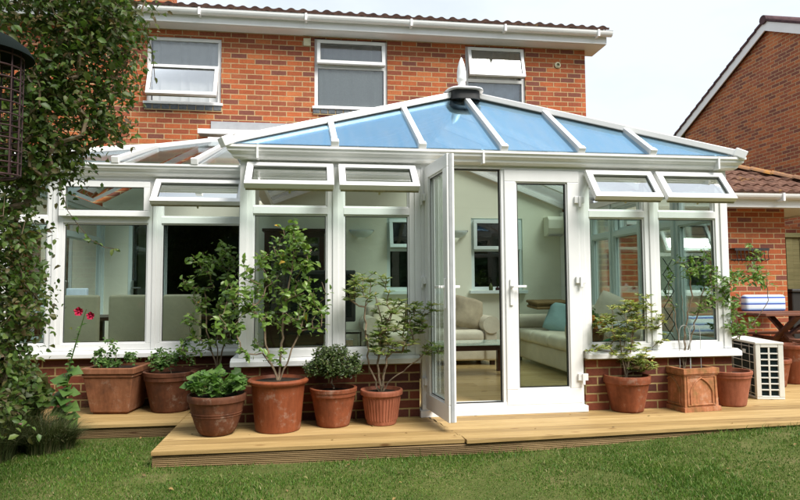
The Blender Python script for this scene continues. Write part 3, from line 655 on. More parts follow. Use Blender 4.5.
# door frame
m = MB(); m.box(1.52, 1.585, -.016, .07, .10, 2.135); m.box(2.945, 2.962, -.016, .07, .10, 2.135); m.box(1.585, 2.945, -.014, .07, 2.125, 2.1395)
m.box(1.50, 2.985, -.05, .10, 0.001, .055); m.box(1.52, 2.962, -.018, .09, .056, .10); df = m.build('door_frame', M['white'], con, .003)
q = MB(); q.box(1.585,1.592,-.010,.05,.10,2.125); q.box(1.592,2.228,-.008,.05,2.118,2.1245); q.box(1.592,2.228,-.016,.02,.1002,.106); q.box(2.2215,2.2275,.002,.04,.107,2.117); q.build('gasket', M['black_rubber'], df)
def door_leaf(T, u0, u1, mat, hinge_side, z0=.075, z1=2.122):
    mb = MB(T); st = .105; frame(mb, u0, u1, z0, z1, 0, .062, st, .13); 
    for k in (0,): frame(mb, u0+st, u1-st, z0+.13, z1-st, .012, .05, .012)
    f = mb.build('door', M['white'], con, .005); gasket(T, u0+st+.012, u1-st-.012, z0+.142, z1-st-.012, .016, f, .007); gasket(T, u0+st+.012, u1-st-.012, z0+.142, z1-st-.012, .042, f, .007)
    q = MB(T); q.box(u0+st+.004, u1-st-.004, .022, .040, z0+.134, z1-st-.004); q.build('glass', M['glass'], f)
    hu = u0+.05 if hinge_side == 'r' else u1-.05
    q = MB(T)
    for s_, dd in ((-1, -.001), (1, .063)):
        a, b = (dd-.012, dd) if s_ < 0 else (dd, dd+.012); q.box(hu-.014, hu+.014, a, b, .93, 1.16)
        a, b = (a-.03, a) if s_ < 0 else (b, b+.03); q.box(hu-.009, hu+.009, a, b, 1.085, 1.105)
        a, b = (a-.012, a) if s_ < 0 else (b, b+.012); q.box(min(hu, hu+(.12 if hinge_side == 'r' else -.12)), max(hu, hu+(.12 if hinge_side == 'r' else -.12)), a, b, 1.085, 1.105)
    q.build('handle', M['white'], f, .003)
    hx = u1 if hinge_side == 'r' else u0
    for z in (.30, 1.15, 1.86): q = MB(T); q.box(hx-.045, hx+.045, -.022, -.001, z-.03, z+.03); q.box(hx-.012, hx+.012, -.034, -.022, z-.065, z+.03); q.build('hinge', M['white'], f, .003)
    return f
d1 = door_leaf(lambda u, d, z: (u, -.024+d, z), 2.262, 2.946, None, 'r')
a_ = R(84)
# left leaf swung outwards about (1.60, -.03)
TD = lambda u, d, z: (1.548 + u*math.cos(a_) + d*math.sin(a_), -.03 - u*math.sin(a_) + d*math.cos(a_), z)
mb = None
d2 = door_leaf(TD, 0.0, .605, None, 'l')
q = MB(TD); q.box(.606, .611, .018, .044, .08, 2.12); q.build('lock_strip', M['grey_rail'], d2)
m = MB(); m.box(2.235, 2.262, -.012, .05, .10, 2.12); m.box(2.228, 2.235, .0, .03, .10, 2.12); m.build('meeting_stile', M['white'], con)
# gutters: ogee, mitred round the corners by running one closed profile
def ogee(mb, x0, x1, yb, ret0=True, ret1=True):
    pf = [(-.125, 2.262), (-.125, 2.243), (-.112, 2.236), (-.108, 2.215), (-.088, 2.197), (-.078, 2.193), (-.072, 2.172), (-.05, 2.158), (-.002, 2.155), (-.002, 2.25), (-.115, 2.25), (-.115, 2.262)]
    vs = []; n = len(pf)
    for x, s_ in ((x0, -1), (x1, 1)):
        for y, z in pf: vs.append((x + s_*(-(y)) if (ret0 if s_ < 0 else ret1) else x, yb+y, z))
    mb.add(vs, [(i, (i+1) % n, n+(i+1) % n, n+i) for i in range(n)] + [tuple(range(n))[::-1], tuple(range(n, 2*n))])
m = MB(); ogee(m, .015, W_-.0, -.006); m.build('gutter', M['white'], con)
m = MB(); ogee(m, -2.30, -.07, SY-.006, True, False); m.build('gutter', M['white'], con)
for x in (.15, 2.05, 4.25): m = MB(); m.box(x-.008, x+.008, -.134, -.004, 2.151, 2.264); m.build('gutter_clip', M['white'], con)
# hipped main roof
E0, E1, AP, BP = Vector((-.09,-.10,2.275)), Vector((4.47,-.10,2.275)), Vector((2.175,1.10,3.125)), Vector((2.175,HY-.03,3.125))
HL, HR = Vector((-.09, HY-.03, 2.275)), Vector((4.47, HY-.03, 2.275))
def onhip(x): 
    t = (x-E0.x)/(AP.x-E0.x) if x < AP.x else (E1.x-x)/(E1.x-AP.x); A = E0 if x < AP.x else E1; return A.lerp(AP, t)
xs = [.78, 1.52, 2.24, 2.945, 3.62]
xt = [.75, 1.47, 2.175, 2.92, 3.60]
tops = [onhip(x) for x in xt]; tops[2] = AP
m = MB(); pts = [E0, *[Vector((x, -.10, 2.275)) for x in xs], E1]; tp = [E0, *tops, E1]
def lay(mb, quad, up_=.006):
    q = [Vector(p) for p in quad]; n = (q[1]-q[0]).cross(q[-1]-q[0]).normalized(); n = n if n.z > 0 else -n
    mb.prism([tuple(p) for p in q], tuple(n*up_))
for i in range(len(pts)-1):
    Q = [pts[i], pts[i+1], tp[i+1], tp[i]]; Q = [p for j, p in enumerate(Q) if j == 0 or (p-Q[j-1]).length > 1e-6]
    if (Q[0]-Q[-1]).length < 1e-6: Q = Q[:-1]
    if i in (2, 3) or True: pass
    lay(m, Q)
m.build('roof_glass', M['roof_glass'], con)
m = MB(); lay(m, [E0, AP, BP, HL]); m.build('roof_glass', M['roof_glass_side'], con)
m = MB(); lay(m, [AP, E1, HR, BP]); m.build('roof_glass', M['roof_glass_side'], con)
for i, x in enumerate(xs):
    m = MB(); a, b = Vector((x, -.115, 2.29)), tops[i] + Vector((0, 0, .02)); m.bar(a, b, .052, .05); d = (b-a).normalized(); m.bar(a-d*.012, a+d*.05, .066, .058)
    m.bar(a+Vector((0,.08,-.05)), b+Vector((0,0,-.05)), .05, .05); m.build('glazing_bar', M['white'], con, .006)
for A, B in ((E0, AP), (E1, AP)):
    m = MB(); d = (B-A).normalized(); m.bar(A+Vector((0,0,.02))-d*.02, B+Vector((0,0,.03)), .085, .06); m.bar(A+Vector((0,0,-.04))+d*.1, B+Vector((0,0,-.05)), .06, .06)
    m.bar(A+Vector((0,0,.015))-d*.06, A+Vector((0,0,.03))+d*.04, .10, .08); m.build('hip_bar', M['white'], con, .008)
m = MB(); m.bar(AP+Vector((0,0,.03)), BP+Vector((0,0,.03)), .09, .06); m.bar(AP+Vector((0,0,-.05)), BP+Vector((0,0,-.05)), .06, .06); m.build('ridge_bar', M['white'], con, .008)
for yy in (1.6, 2.25, 2.9, HY-.07):
    for s_, XE in ((-1, -.09), (1, 4.47)):
        m = MB(); m.bar((XE, yy, 2.29), (2.175, yy, 3.145), .05, .05); m.bar((XE, yy, 2.24), (2.175, yy, 3.095), .05, .05); m.build('glazing_bar', M['white'], con, .006)
m = MB(); m.bar(onhip(.95)+Vector((0,.0,0)), (.95, HY-.03, onhip(.95).z), .001, .001) if 0 else None
# ridge cap, black vent skirt and finial
CX, CY = 2.175, 1.04
def capprof(mb, sx, sy, prof, n=40):
    vs = []; fs = []
    for r, z in prof:
        for k in range(n):
            t = 2*math.pi*k/n; c_, s_ = math.cos(t), math.sin(t); e = .55
            vs.append((CX+sx*r*math.copysign(abs(c_)**e, c_), CY+.12+sy*r*math.copysign(abs(s_)**e, s_), z))
    for i in range(len(prof)-1):
        for k in range(n): fs.append((i*n+k, i*n+(k+1) % n, (i+1)*n+(k+1) % n, (i+1)*n+k))
    mb.add(vs, fs, True)
m = MB(); capprof(m, .205, .30, [(.0,3.180),(.55,3.177),(.88,3.168),(.98,3.155),(1.0,3.142),(.97,3.138),(.0,3.139)]); m.build('ridge_cap', M['white'], con)
m = MB(); capprof(m, .175, .26, [(.0,3.137),(.97,3.137),(.98,3.10),(1.0,3.06),(1.0,3.04),(.0,3.04)]); m.build('vent_skirt', M['black_rubber'], con)
m = MB(); m.lathe(2.14, CY-.05, [(.0,3.235),(.05,3.235),(.052,3.25),(.04,3.26),(.038,3.30),(.05,3.315),(.052,3.335),(.046,3.35),(.048,3.40),(.040,3.46),(.028,3.51),(.012,3.55),(.004,3.565),(0,3.567)], 24); m.v = [(x, y, z-.065) for x, y, z in m.v]; m.build('finial', M['white'], con)
# wing lean-to roof with its hip
sl2 = .31; zr = lambda y: 2.275+sl2*(y-.78)
c0 = Vector((-2.38, .78, 2.275)); c1 = Vector((-1.22, 2.30, zr(2.30))); c2 = Vector((-.80, 3.42, zr(3.42)))
m = MB(); lay(m, [c0, (-.10,.78,2.275), (-.10,3.42,zr(3.42)), c2, c1]); m.build('roof_glass', M['wing_glass'], con)
m = MB(); lay(m, [c0, c1, (-2.38, 2.9, 2.275)]); lay(m, [c1, c2, (-2.38, 3.6, 2.275), (-2.38, 2.9, 2.275)]); lay(m, [c2, (-.80, 3.685, zr(3.42)), (-2.38, 3.685, 2.275), (-2.38, 3.6, 2.275)]); m.build('roof_glass', M['roof_opal'], con)
m = MB(); m.bar(c0+Vector((0,0,.02)), c1+Vector((0,0,.02)), .075, .055); m.bar(c1+Vector((0,0,.02)), c2+Vector((0,0,.02)), .075, .055); m.build('hip_bar', M['white'], con, .006)
for x, yt in ((-1.22, 2.30), (-.51, 3.42)):
    m = MB(); a, b = Vector((x, .765, 2.29)), Vector((x, yt, zr(yt)+.02)); m.bar(a, b, .052, .05); d = (b-a).normalized(); m.bar(a-d*.012, a+d*.05, .066, .062); m.bar(a+Vector((0,.08,-.05)), b+Vector((0,0,-.05)), .05, .05); m.build('glazing_bar', M['white'], con, .006)
m = MB(); m.box(-.82, -.10, 3.40, 3.46, zr(3.42)-.06, zr(3.42)+.06); m.build('top_rail', M['white'], con)
m = MB(); m.prism([(-.098,.80,2.272),(-.098,3.60,2.272),(-.098,3.60,3.15),(-.098,3.42,3.09)], (.012,0,0)); m.build('side_fascia', M['white'], con)
# floor inside
m = MB(); m.box(.1, W_-.1, .1, HY-.032, -.05, .06); m.box(-2.2, .1, SY+.1, HY-.032, -.05, .0598); m.build('floor', M['laminate'])['kind'] = 'structure'

# ================================================================== PLANTS
def leaf_batch(P, D, U, size, asp=.45, fold=.25, curl=.15, jitter=.25, lobed=False):
    """leaves: P base, D direction, U approx normal -> verts, faces arrays"""
    n = len(P); s = size*(1 + rng.uniform(-jitter, jitter, n)); D = D/np.linalg.norm(D, axis=1, keepdims=True)
    S = np.cross(D, U); S /= (np.linalg.norm(S, axis=1, keepdims=True)+1e-9); Nn = np.cross(S, D)
    # (along, side, lift)
    if lobed: pr = [(0,0,0),(.30,0,.02),(.62,0,.0),(1,0,-curl),(.05,.42,fold*.5),(.38,.30,fold*.4),(.52,.52,fold*.6),(.05,-.42,fold*.5),(.38,-.30,fold*.4),(.52,-.52,fold*.6)]; fc = [(0,1,5,4),(1,2,6,5),(2,3,6),(0,7,8,1),(1,8,9,2),(2,9,3)]
    else: pr = [(0,0,0),(.35,0,0),(.72,0,-curl*.35),(1,0,-curl),(.33,asp*.5,fold*.35*asp*2),(.70,asp*.38,fold*.3*asp*2-curl*.3),(.33,-asp*.5,fold*.35*asp*2),(.70,-asp*.38,fold*.3*asp*2-curl*.3)]; fc = [(0,1,4),(1,2,5,4),(2,3,5),(0,6,1),(1,6,7,2),(2,7,3)]
    V = np.stack([P + D*(a*s)[:, None] + S*(b*s)[:, None] + Nn*(c*s)[:, None] for a, b, c in pr], 1)
    return V, fc
def leaf_mesh(name, batches, mats, parent):
    VV = []; FF = []; mi = []; off = np.array(worldloc(parent)) if parent else 0; base = 0
    for (V, fc), m_i in batches:
        n, k = V.shape[:2]; VV.append((V-off).reshape(-1, 3))
        for i in range(n):
            for f in fc: FF.append([base+i*k+q for q in f]); mi.append(m_i)
        base += n*k
    me = bpy.data.meshes.new(name); me.from_pydata(np.concatenate(VV).tolist(), [], FF)
    for m_ in mats: me.materials.append(m_)
    me.polygons.foreach_set('material_index', mi); me.polygons.foreach_set('use_smooth', [True]*len(FF)); me.update()
    o = link(bpy.data.objects.new(name, me))
    if parent: o.parent = parent
    return o
def rnd(n): v = rng.normal(size=(n, 3)); return v/np.linalg.norm(v, axis=1, keepdims=True)
def in_ell(n, c, r, shell=0.0):
    d = rnd(n); t = rng.random(n)**(1/3); t = shell + (1-shell)*t
    return np.array(c) + d*t[:, None]*np.array(r)
def skeleton(base, targets, step=.05, wander=.25, stems=None, r0=.0022, rmax=.02, sag=0):
    nodes = [np.array(base, float)]; par = [-1]
    if stems:
        for st in stems:
            prev = 0; pth = [np.array(base, float)] + [np.array(q, float) for q in st]
            for a, b in zip(pth, pth[1:]):
                k = max(2, int(np.linalg.norm(b-a)/step))
                for i in range(1, k+1): nodes.append(a+(b-a)*i/k + rng.normal(size=3)*step*wander*.35); par.append(prev); prev = len(nodes)-1
    tips = []
    tg = sorted(list(targets), key=lambda t: np.linalg.norm(t-nodes[0]))
    for t in tg:
        A = np.array(nodes); d = np.linalg.norm(A-t, axis=1) + 1.1*np.maximum(0, A[:, 2]-t[2]+.02) ; 
        if not stems: d += .0
        j = int(np.argmin(d)); a = nodes[j]; L_ = np.linalg.norm(t-a); k = max(1, int(L_/step)); prev = j
        updir = np.array([0, 0, 1.0])
        for i in range(1, k+1):
            f = i/k; p = a + (t-a)*f + updir*(-.12*L_*math.sin(math.pi*f)*(1 if t[2] > a[2] else -1)) + (rng.normal(size=3)*step*wander if i < k else 0)
            nodes.append(p); par.append(prev); prev = len(nodes)-1
        tips.append(prev)
    n = len(nodes); cnt = np.zeros(n)
    for t in tips:
        q = t
        while q >= 0: cnt[q] += 1; q = par[q]
    rad = np.minimum(r0*.75*np.maximum(cnt, 1)**.36, rmax)
    return nodes, par, rad, tips
def stem_mesh(nodes, par, rad, name, mat, parent, n=5):
    mb = MB()
    for i, p in enumerate(par):
        if p < 0: continue
        mb.tube([nodes[p], nodes[i]], [min(rad[p], rad[i]*1.5), rad[i]], n, False)
    return mb.build(name, mat, parent)
def plant(parent, base, ells, nt_, leaf_mat, size, per=6, asp=.45, spread=.05, stems=None, bark='bark', droop=.2, r0=.0022, rmax=.015, yellow=0, rosette=False, shell=.2, lobed=False, upb=.35, step=.05, wander=.25, fold=.25):
    tot = sum(e[2] if len(e) > 2 else 1 for e in ells); tg = []
    for e in ells: tg.append(in_ell(max(1, int(nt_*(e[2] if len(e) > 2 else 1)/tot)), e[0], e[1], shell))
    tg = np.concatenate(tg)
    nodes, par, rad, tips = skeleton(base, tg, step, wander, stems, r0, rmax)
    stem_mesh(nodes, par, rad, 'branches', M[bark], parent)
    P = []; D = []
    for t in tips:
        p = nodes[t]; q = nodes[par[t]]; d = p-q; d = d/(np.linalg.norm(d)+1e-9)
        for k in range(per):
            if rosette:
                a = 2*math.pi*k/per + rng.random(); v = np.array([math.cos(a), math.sin(a), rng.uniform(-.1, .55)]); P.append(p + rng.normal(size=3)*.004); D.append(v+d*.3)
            else:
                P.append(p - d*spread*rng.random()*1.6 + rng.normal(size=3)*spread*.35); v = rnd(1)[0]; v[2] = v[2]*.6 - droop*rng.random(); D.append(v + d*.4)
    P = np.array(P); D = np.array(D); n = len(P); U = rnd(n)*.6 + np.array([0, 0, 1.0])*upb*2 + np.array([0,-.5,0])
    b = [(leaf_batch(P, D, U, size, asp, fold, droop, .3, lobed), 0)]; mats = [M[leaf_mat]]
    if yellow:
        k = rng.choice(n, yellow, replace=False); b.append((leaf_batch(P[k]+rng.normal(size=(yellow,3))*.02, D[k], U[k], size*1.05, asp, .3, .3), 1)); mats.append(M['yellow_leaf'])
    return leaf_mesh('foliage', b, mats, parent)

# ---------- pots
def pot_round(name, x, y, h, rt_, rb, mat, label, rim=.05, rimo=.012, kind='plain', cat='potted plant', gp='plant pots standing along the decking', wob=0):
    t = empty(name, (x, y, 0), label, cat, gp); m = MB(); w_ = .014
    ro = rt_; ri = rt_-rimo
    body = lambda z: rb + (ri-rb)*(z/(h-rim))**(1.0 if kind != 'bowl' else .62)
    pf = [(0, .0), (rb-.008, .0), (rb, .006)] + [(body(z), z) for z in np.linspace(.02, h-rim-.004, 8)]
    if kind == 'rolled': pf += [(ri+.002, h-rim), (ro-.004, h-rim+.004), (ro+.006, h-rim*.62), (ro+.006, h-rim*.35), (ro-.004, h-.004), (ro-.02, h)]
    elif kind == 'double': pf += [(ri+.004, h-rim), (ro-.006, h-rim+.002), (ro-.004, h-rim*.5), (ro+.002, h-rim*.47), (ro+.004, h-.004), (ro, h)]
    else: pf += [(ri+.002, h-rim), (ro-.002, h-rim+.003), (ro, h-rim*.5), (ro, h-.005), (ro-.004, h)]
    pf += [(ro-w_-.004, h), (ro-w_-.008, h-.01), (ri-w_-.01, h-rim-.02), (ri-.05, h-rim-.03)]
    m.lathe(x, y, pf, 56)
    if kind == 'ribbed':
        for k in range(36):
            a = 2*math.pi*k/36; m.tube([(x+(body(.04)+.001)*math.cos(a), y+(body(.04)+.001)*math.sin(a), .04), (x+(body(h-rim-.02)+.001)*math.cos(a), y+(body(h-rim-.02)+.001)*math.sin(a), h-rim-.02)], .0055, 5)
    if kind in ('bowl', 'plain2'):
        for z in (h*.50, h*.56): m.lathe(x, y, [(body(z)-.002, z-.006), (body(z)+.003, z-.003), (body(z)+.003, z+.003), (body(z)-.002, z+.006)], 48)
    p = m.build('pot', M[mat], t)
    s = MB(); n = 24; rr = ri-w_-.002; zs = h-rim*.45-.006; vs = [(x, y, zs+.008)]; fs = []
    for j, f in enumerate((.35, .7, 1.0)):
        for k in range(n): a = 2*math.pi*k/n; vs.append((x+rr*f*math.cos(a), y+rr*f*math.sin(a), zs + (rng.uniform(-.006, .008) if j < 2 else 0)))
    for k in range(n): fs.append((0, 1+k, 1+(k+1) % n))
    for j in range(2):
        for k in range(n): fs.append((1+j*n+k, 1+(j+1)*n+k, 1+(j+1)*n+(k+1) % n, 1+j*n+(k+1) % n))
    s.add(vs, fs, True); s.build('soil', M['soil'], t); return t
# big smooth pot with the tall glossy shrub
t = pot_round('potted_shrub', .335, -.275, .395, .228, .172, 'terra_plastic', 'largest terracotta pot, with rolled rim and a tall shrub of broad glossy leaves', .042, .022, 'rolled')
b = (.335, -.275, .36)
E1_ = lambda px, py, rx, ry, w_=1, y=-.30, ry2=.16: ((.335+(px-275)/127, y, .02+(430-py)/127), (rx/127, ry2, ry/127), w_)
plant(t, b, [E1_(290,255,20,28,1.5), E1_(263,272,20,22), E1_(302,292,22,22,1.2), E1_(240,292,22,24,1.4), E1_(272,312,34,20,1.3), E1_(228,322,14,20,.7), E1_(312,322,14,16,.5), E1_(262,350,28,18,.4), E1_(292,235,8,10,.4)], 190, 'leaf_camellia', .053, 6, .52, .06,
      stems=[[(.26,-.29,.55),(.22,-.29,.80),(.10,-.3,1.0)], [(.36,-.26,.60),(.37,-.27,.9),(.44,-.3,1.25),(.47,-.3,1.45)], [(.42,-.3,.55),(.52,-.3,.80)]], yellow=9, rmax=.011, r0=.0026, upb=.3)
# azalea dome
t = pot_round('potted_shrub', .765, -.195, .30, .186, .128, 'terra', 'terracotta pot with a low dark green domed bush, right of the largest pot', .062, .012, 'double')
plant(t, (.765,-.195,.27), [((.72,-.22,.51),(.13,.14,.06),1.3), ((.62,-.22,.47),(.09,.12,.045),.8), ((.88,-.22,.46),(.11,.12,.05),.9), ((.80,-.2,.58),(.09,.1,.045),.8), ((.68,-.2,.59),(.06,.08,.03),.4), ((.92,-.2,.53),(.06,.08,.04),.4), ((.78,-.26,.44),(.14,.08,.04),.6)], 420, 'leaf_azalea', .026, 12, .42, .035, r0=.0016, rmax=.008, droop=.1, step=.03, wander=.4, bark='bark')
# pale ribbed pot
t = pot_round('potted_shrub', 1.152, -.20, .275, .172, .118, 'terra_pink', 'pinkish terracotta pot with vertical ribs and a straggly twiggy shrub, left of the open door', .042, .02, 'ribbed')
Q = lambda px, py, rx, ry, w_=1, y=-.22, d=.12: ((1.152+(px-382)/126, y, .0+(424-py)/126), (rx/126, d, ry/126), w_)
plant(t, (1.152,-.2,.24), [Q(370,287,22,16,1.3), Q(350,292,8,10,.4), Q(400,308,26,12,1.2), Q(402,335,32,18,2), Q(380,345,14,14,.8), Q(420,322,12,12,.5), Q(433,352,8,8,.5), Q(432,308,5,5,.2)], 190, 'leaf_rhodo', .052, 10, .26, .03,
      stems=[[(1.06,-.21,.45),(1.02,-.22,.75),(1.03,-.22,1.0)], [(1.18,-.2,.42),(1.25,-.22,.62)], [(1.24,-.22,.36),(1.45,-.24,.50)], [(1.12,-.22,.42),(1.16,-.2,.8),(1.10,-.22,1.02)], [(1.16,-.24,.38),(1.21,-.25,.6),(1.18,-.24,.72)]], rosette=True, rmax=.011, r0=.0028, upb=.5, wander=.45)
# right hand pots
t = pot_round('potted_shrub', 3.345, -.045, .312, .202, .135, 'terra', 'terracotta pot with a yellow green bushy shrub, right of the french doors', .066, .014, 'plain')
Q = lambda px, py, rx, ry, w_=1, y=-.06, d=.14: ((3.345+(px-635)/115, y, .0+(412-py)/115), (rx/115, d, ry/115), w_)
plant(t, (3.345,-.045,.27), [Q(632,318,20,20,1.6), Q(652,312,14,18,1.1), Q(612,325,10,10,.7), Q(640,355,20,14,1.1), Q(650,365,14,10,.7), Q(603,350,10,5,.3), Q(668,322,10,10,.5), Q(672,340,5,6,.2), Q(628,345,18,14,.5)], 230, 'leaf_pieris', .044, 11, .30, .03,
      stems=[[(3.30,-.05,.5),(3.27,-.06,.8)], [(3.38,-.05,.5),(3.45,-.06,.85)], [(3.34,-.03,.5),(3.37,-.05,.85)]], rosette=True, rmax=.010, r0=.0022, upb=.5)
t = pot_round('potted_shrub', 4.40, .06, .315, .200, .142, 'terra_pink', 'terracotta pot with a leafy sapling, between the square planter and white air conditioner', .058, .012, 'double')
Q = lambda px, py, rx, ry, w_=1, y=.02, d=.16: ((4.40+(px-741)/112, y, .0+(404-py)/112), (rx/112, d, ry/112), w_)
plant(t, (4.42,.06,.25), [Q(735,275,14,12,.8), Q(760,268,16,14,1), Q(715,285,10,14,.6), Q(740,300,16,12,.9), Q(755,322,12,10,.8), Q(722,262,12,10,.5), Q(775,250,8,16,.5), Q(735,322,10,8,.4), Q(785,275,8,8,.3)], 105, 'leaf_elder', .052, 8, .42, .06,
      stems=[[(4.40,.05,.45),(4.39,.05,.62),(4.45,.03,.78)], [(4.40,.05,.55),(4.60,.03,.68),(4.80,.0,.95),(4.78,.0,1.25)]], rmax=.012, r0=.0024, upb=.4)
# low bowl pot
t = pot_round('potted_plant', -.115, -.345, .30, .218, .115, 'terra_dark', 'bowl shaped weathered pot with low pale green scalloped leaves, at the deck corner', .050, .012, 'bowl')
P = in_ell(190, (-.115,-.36,.37), (.20,.17,.085), .3); D = P-np.array([-.115,-.345,.22]); D += rng.normal(size=D.shape)*.08; D[:,2] *= .5
nodes_ = MB()
for q in P[::2]: nodes_.tube([(-.115+(q[0]+.115)*.3, -.345+(q[1]+.345)*.3, .27), tuple((q+np.array([-.115,-.345,.30]))/2+np.array([0,0,.04])), tuple(q)], .0016, 4, False)
nodes_.build('branches', M['leaf_herb'], t)
U = np.tile([0,-.35,1.0], (len(P),1)) + rng.normal(size=P.shape)*.35
leaf_mesh('foliage', [(leaf_batch(P, D, U, .062, .9, .3, .2, .3, True), 0)], [M['leaf_herb']], t)
# dark pots on the rear strip
t = pot_round('potted_plant', -.665, .66, .355, .238, .165, 'terra_dark', 'dark brown round pot with small sprigs, between the square trough and the bowl pot', .075, .014, 'double')
plant(t, (-.665,.66,.33), [((-.72,.62,.48),(.12,.10,.08),1), ((-.78,.62,.42),(.08,.08,.05),.6), ((-.50,.62,.55),(.10,.08,.14),.6)], 80, 'leaf_herb', .036, 7, .5, .04, r0=.0015, rmax=.006)
t = pot_round('potted_shrub', -.245, .60, .36, .235, .17, 'terra_dark', 'dark round pot half hidden behind the bowl pot, with tall thin shrub stems', .06, .014, 'double')
Q = lambda px, py, rx, ry, w_=1, y=.55, d=.12: ((-.3+(px-214)/108, y, .0+(412-py)/108), (rx/108, d, ry/108), w_)
plant(t, (-.245,.60,.32), [Q(206,268,12,12,1), Q(226,262,12,16,1.1), Q(236,285,12,20,1.2), Q(205,298,12,16,.9), Q(228,310,14,18,1), Q(195,325,12,12,.5), Q(228,335,12,14,.6), Q(190,285,5,10,.3), Q(200,350,18,12,.5)], 150, 'leaf_camellia', .052, 6, .52, .05, stems=[[(-.35,.58,.7),(-.36,.57,1.1)], [(-.18,.58,.7),(-.16,.57,1.25)], [(-.26,.58,.6),(-.22,.56,.95)]], yellow=4, rmax=.008, r0=.0022)

# square trough with tapered sides
t = empty('potted_plant', (-1.13, .70, 0), 'large square tapered terracotta trough with sparse sprigs, leftmost on the decking', 'potted plant', 'plant pots standing along the decking')
def frust(mb, cx, cy, ang, s0, s1, z0, z1):
    c, s_ = math.cos(ang), math.sin(ang); vs = []
    for hs, z in ((s0, z0), (s1, z1)):
        for i, j in ((-1,-1),(1,-1),(1,1),(-1,1)): vs.append((cx+(c*i-s_*j)*hs, cy+(s_*i+c*j)*hs, z))
    mb.add(vs, [(0,3,2,1),(4,5,6,7),(0,1,5,4),(1,2,6,5),(2,3,7,6),(3,0,4,7)])
def hollow(mb, cx, cy, ang, so, si, z0, z1):   # square rim ring
    c, s_ = math.cos(ang), math.sin(ang); P = lambda h, i, j, z: (cx+(c*i-s_*j)*h, cy+(s_*i+c*j)*h, z); k = ((-1,-1),(1,-1),(1,1),(-1,1))
    vs = [P(so,i,j,z0) for i,j in k]+[P(so,i,j,z1) for i,j in k]+[P(si,i,j,z1) for i,j in k]+[P(si,i,j,z0) for i,j in k]; fs = []
    for a in range(4):
        b = (a+1) % 4
        for r in range(3): fs.append((r*4+a, r*4+b, (r+1)*4+b, (r+1)*4+a))
        fs.append((12+a, 12+b, b, a))
    mb.add(vs, fs)
A_ = R(-8); m = MB(); hollow(m, -1.13, .70, A_, .235, .19, .355, .405); hollow(m, -1.13, .70, A_, .222, .19, .325, .3545); frust(m, -1.13, .70, A_, .165, .212, .018, .3245); frust(m, -1.13, .70, A_, .150, .150, .001, .0175)
m.build('pot', M['terra_dark2'] if 'terra_dark2' in M else terracotta('brown_trough', [(.15,.065,.035),(.27,.11,.055),(.34,.15,.08)]), t, .006)
m = MB(); frust(m, -1.13, .70, A_, .195, .195, .34, .382); m.build('soil', M['soil'], t)
plant(t, (-1.13,.70,.38), [((-1.22,.62,.50),(.10,.06,.08),1), ((-.98,.62,.50),(.06,.05,.08),.5), ((-1.2,.62,.44),(.12,.1,.03),1), ((-1.18,.60,.62),(.05,.05,.12),.4)], 60, 'leaf_herb', .034, 7, .6, .03, r0=.0013, rmax=.004)

# square planter with gothic arch panels
PX, PY, PA, PS = 3.968, -.022, R(5), .180
PA = math.atan2(-.206+.231, 4.153-3.783); PA += R(4); ctr = Vector((3.78,-.225)) + Vector((math.cos(PA), math.sin(PA)))*.185 + Vector((-math.sin(PA), math.cos(PA)))*.185
t = empty('planter', (ctr.x, ctr.y, 0), 'square mossy terracotta planter with pointed arch panels and bare twiggy stems', 'planter', 'plant pots standing along the decking')
m = MB(); frust(m, ctr.x, ctr.y, PA, .192, .190, .001, .040); frust(m, ctr.x, ctr.y, PA, .176, .168, .0405, .325); hollow(m, ctr.x, ctr.y, PA, .186, .155, .3255, .372); hollow(m, ctr.x, ctr.y, PA, .178, .155, .312, .325) 
for k in range(4):
    an = PA + k*math.pi/2; ux, uy = math.cos(an), math.sin(an); nx_, ny_ = uy, -ux; off = .172
    P3 = lambda u, z, o: (ctr.x + ux*u + nx_*(off+o-(z-.18)*.028), ctr.y + uy*u + ny_*(off+o-(z-.18)*.028), z)
    arch = [(-.115,.06)] + [(-.115, z) for z in np.linspace(.10,.17,3)] + [(-.115+.115*(f**1.35), .17+.118*(.55*f+.45*math.sin(f*math.pi/2))) for f in np.linspace(.15,1,7)]
    arch = arch + [(-u, z) for u, z in arch[::-1][1:]]
    m.tube([P3(u, z, .004) for u, z in arch], .0065, 6); m.tube([P3(-.118,.06,.004), P3(.118,.06,.004)], .0065, 6)
    m.tube([P3(u, z, .0035) for u, z in [(-.145,.055),(-.145,.300),(.145,.300),(.145,.055),(-.145,.055)]], .005, 5)
m.build('pot', M['terra_moss'], t)
m = MB(); frust(m, ctr.x, ctr.y, PA, .158, .158, .30, .345); m.build('soil', M['soil'], t)
Q = lambda px, py, rx, ry, w_=1, y=-.05, d=.14: ((ctr.x+(px-693)/113, y, .0+(408-py)/113), (rx/113, d, ry/113), w_)
plant(t, (ctr.x-.03,ctr.y,.33), [Q(697,262,12,8,1), Q(712,275,14,12,1), Q(685,268,10,10,.5), Q(676,300,8,14,.3), Q(705,300,14,10,.5), Q(720,250,8,8,.4), Q(724,300,6,10,.3)], 48, 'leaf_elder', .046, 7, .4, .05, stems=[[(ctr.x-.02,-.04,.7),(ctr.x+.06,-.04,1.0),(ctr.x+.04,-.04,1.2)], [(ctr.x-.08,-.04,.6),(ctr.x-.12,-.04,.9)], [(ctr.x+.03,-.02,.55),(ctr.x+.13,-.02,.85),(ctr.x+.2,-.03,1.1)], [(ctr.x-.01,-.04,.6),(ctr.x-.05,-.04,1.0)]], rmax=.010, r0=.003, upb=.4)
m = MB()
for x0 in (-.03, .075): m.tube([(ctr.x+x0+.05*(-math.cos(a)), ctr.y-.03, .34+ (.33 if 0 < i < 8 else 0)*1 + (.07*math.sin(a) if 0 < i < 8 else 0)) for i, a in enumerate([0]+list(np.linspace(0, math.pi, 7))+[math.pi])], .0024, 5)
m.build('wire_hoop', M['greyplastic'], t)

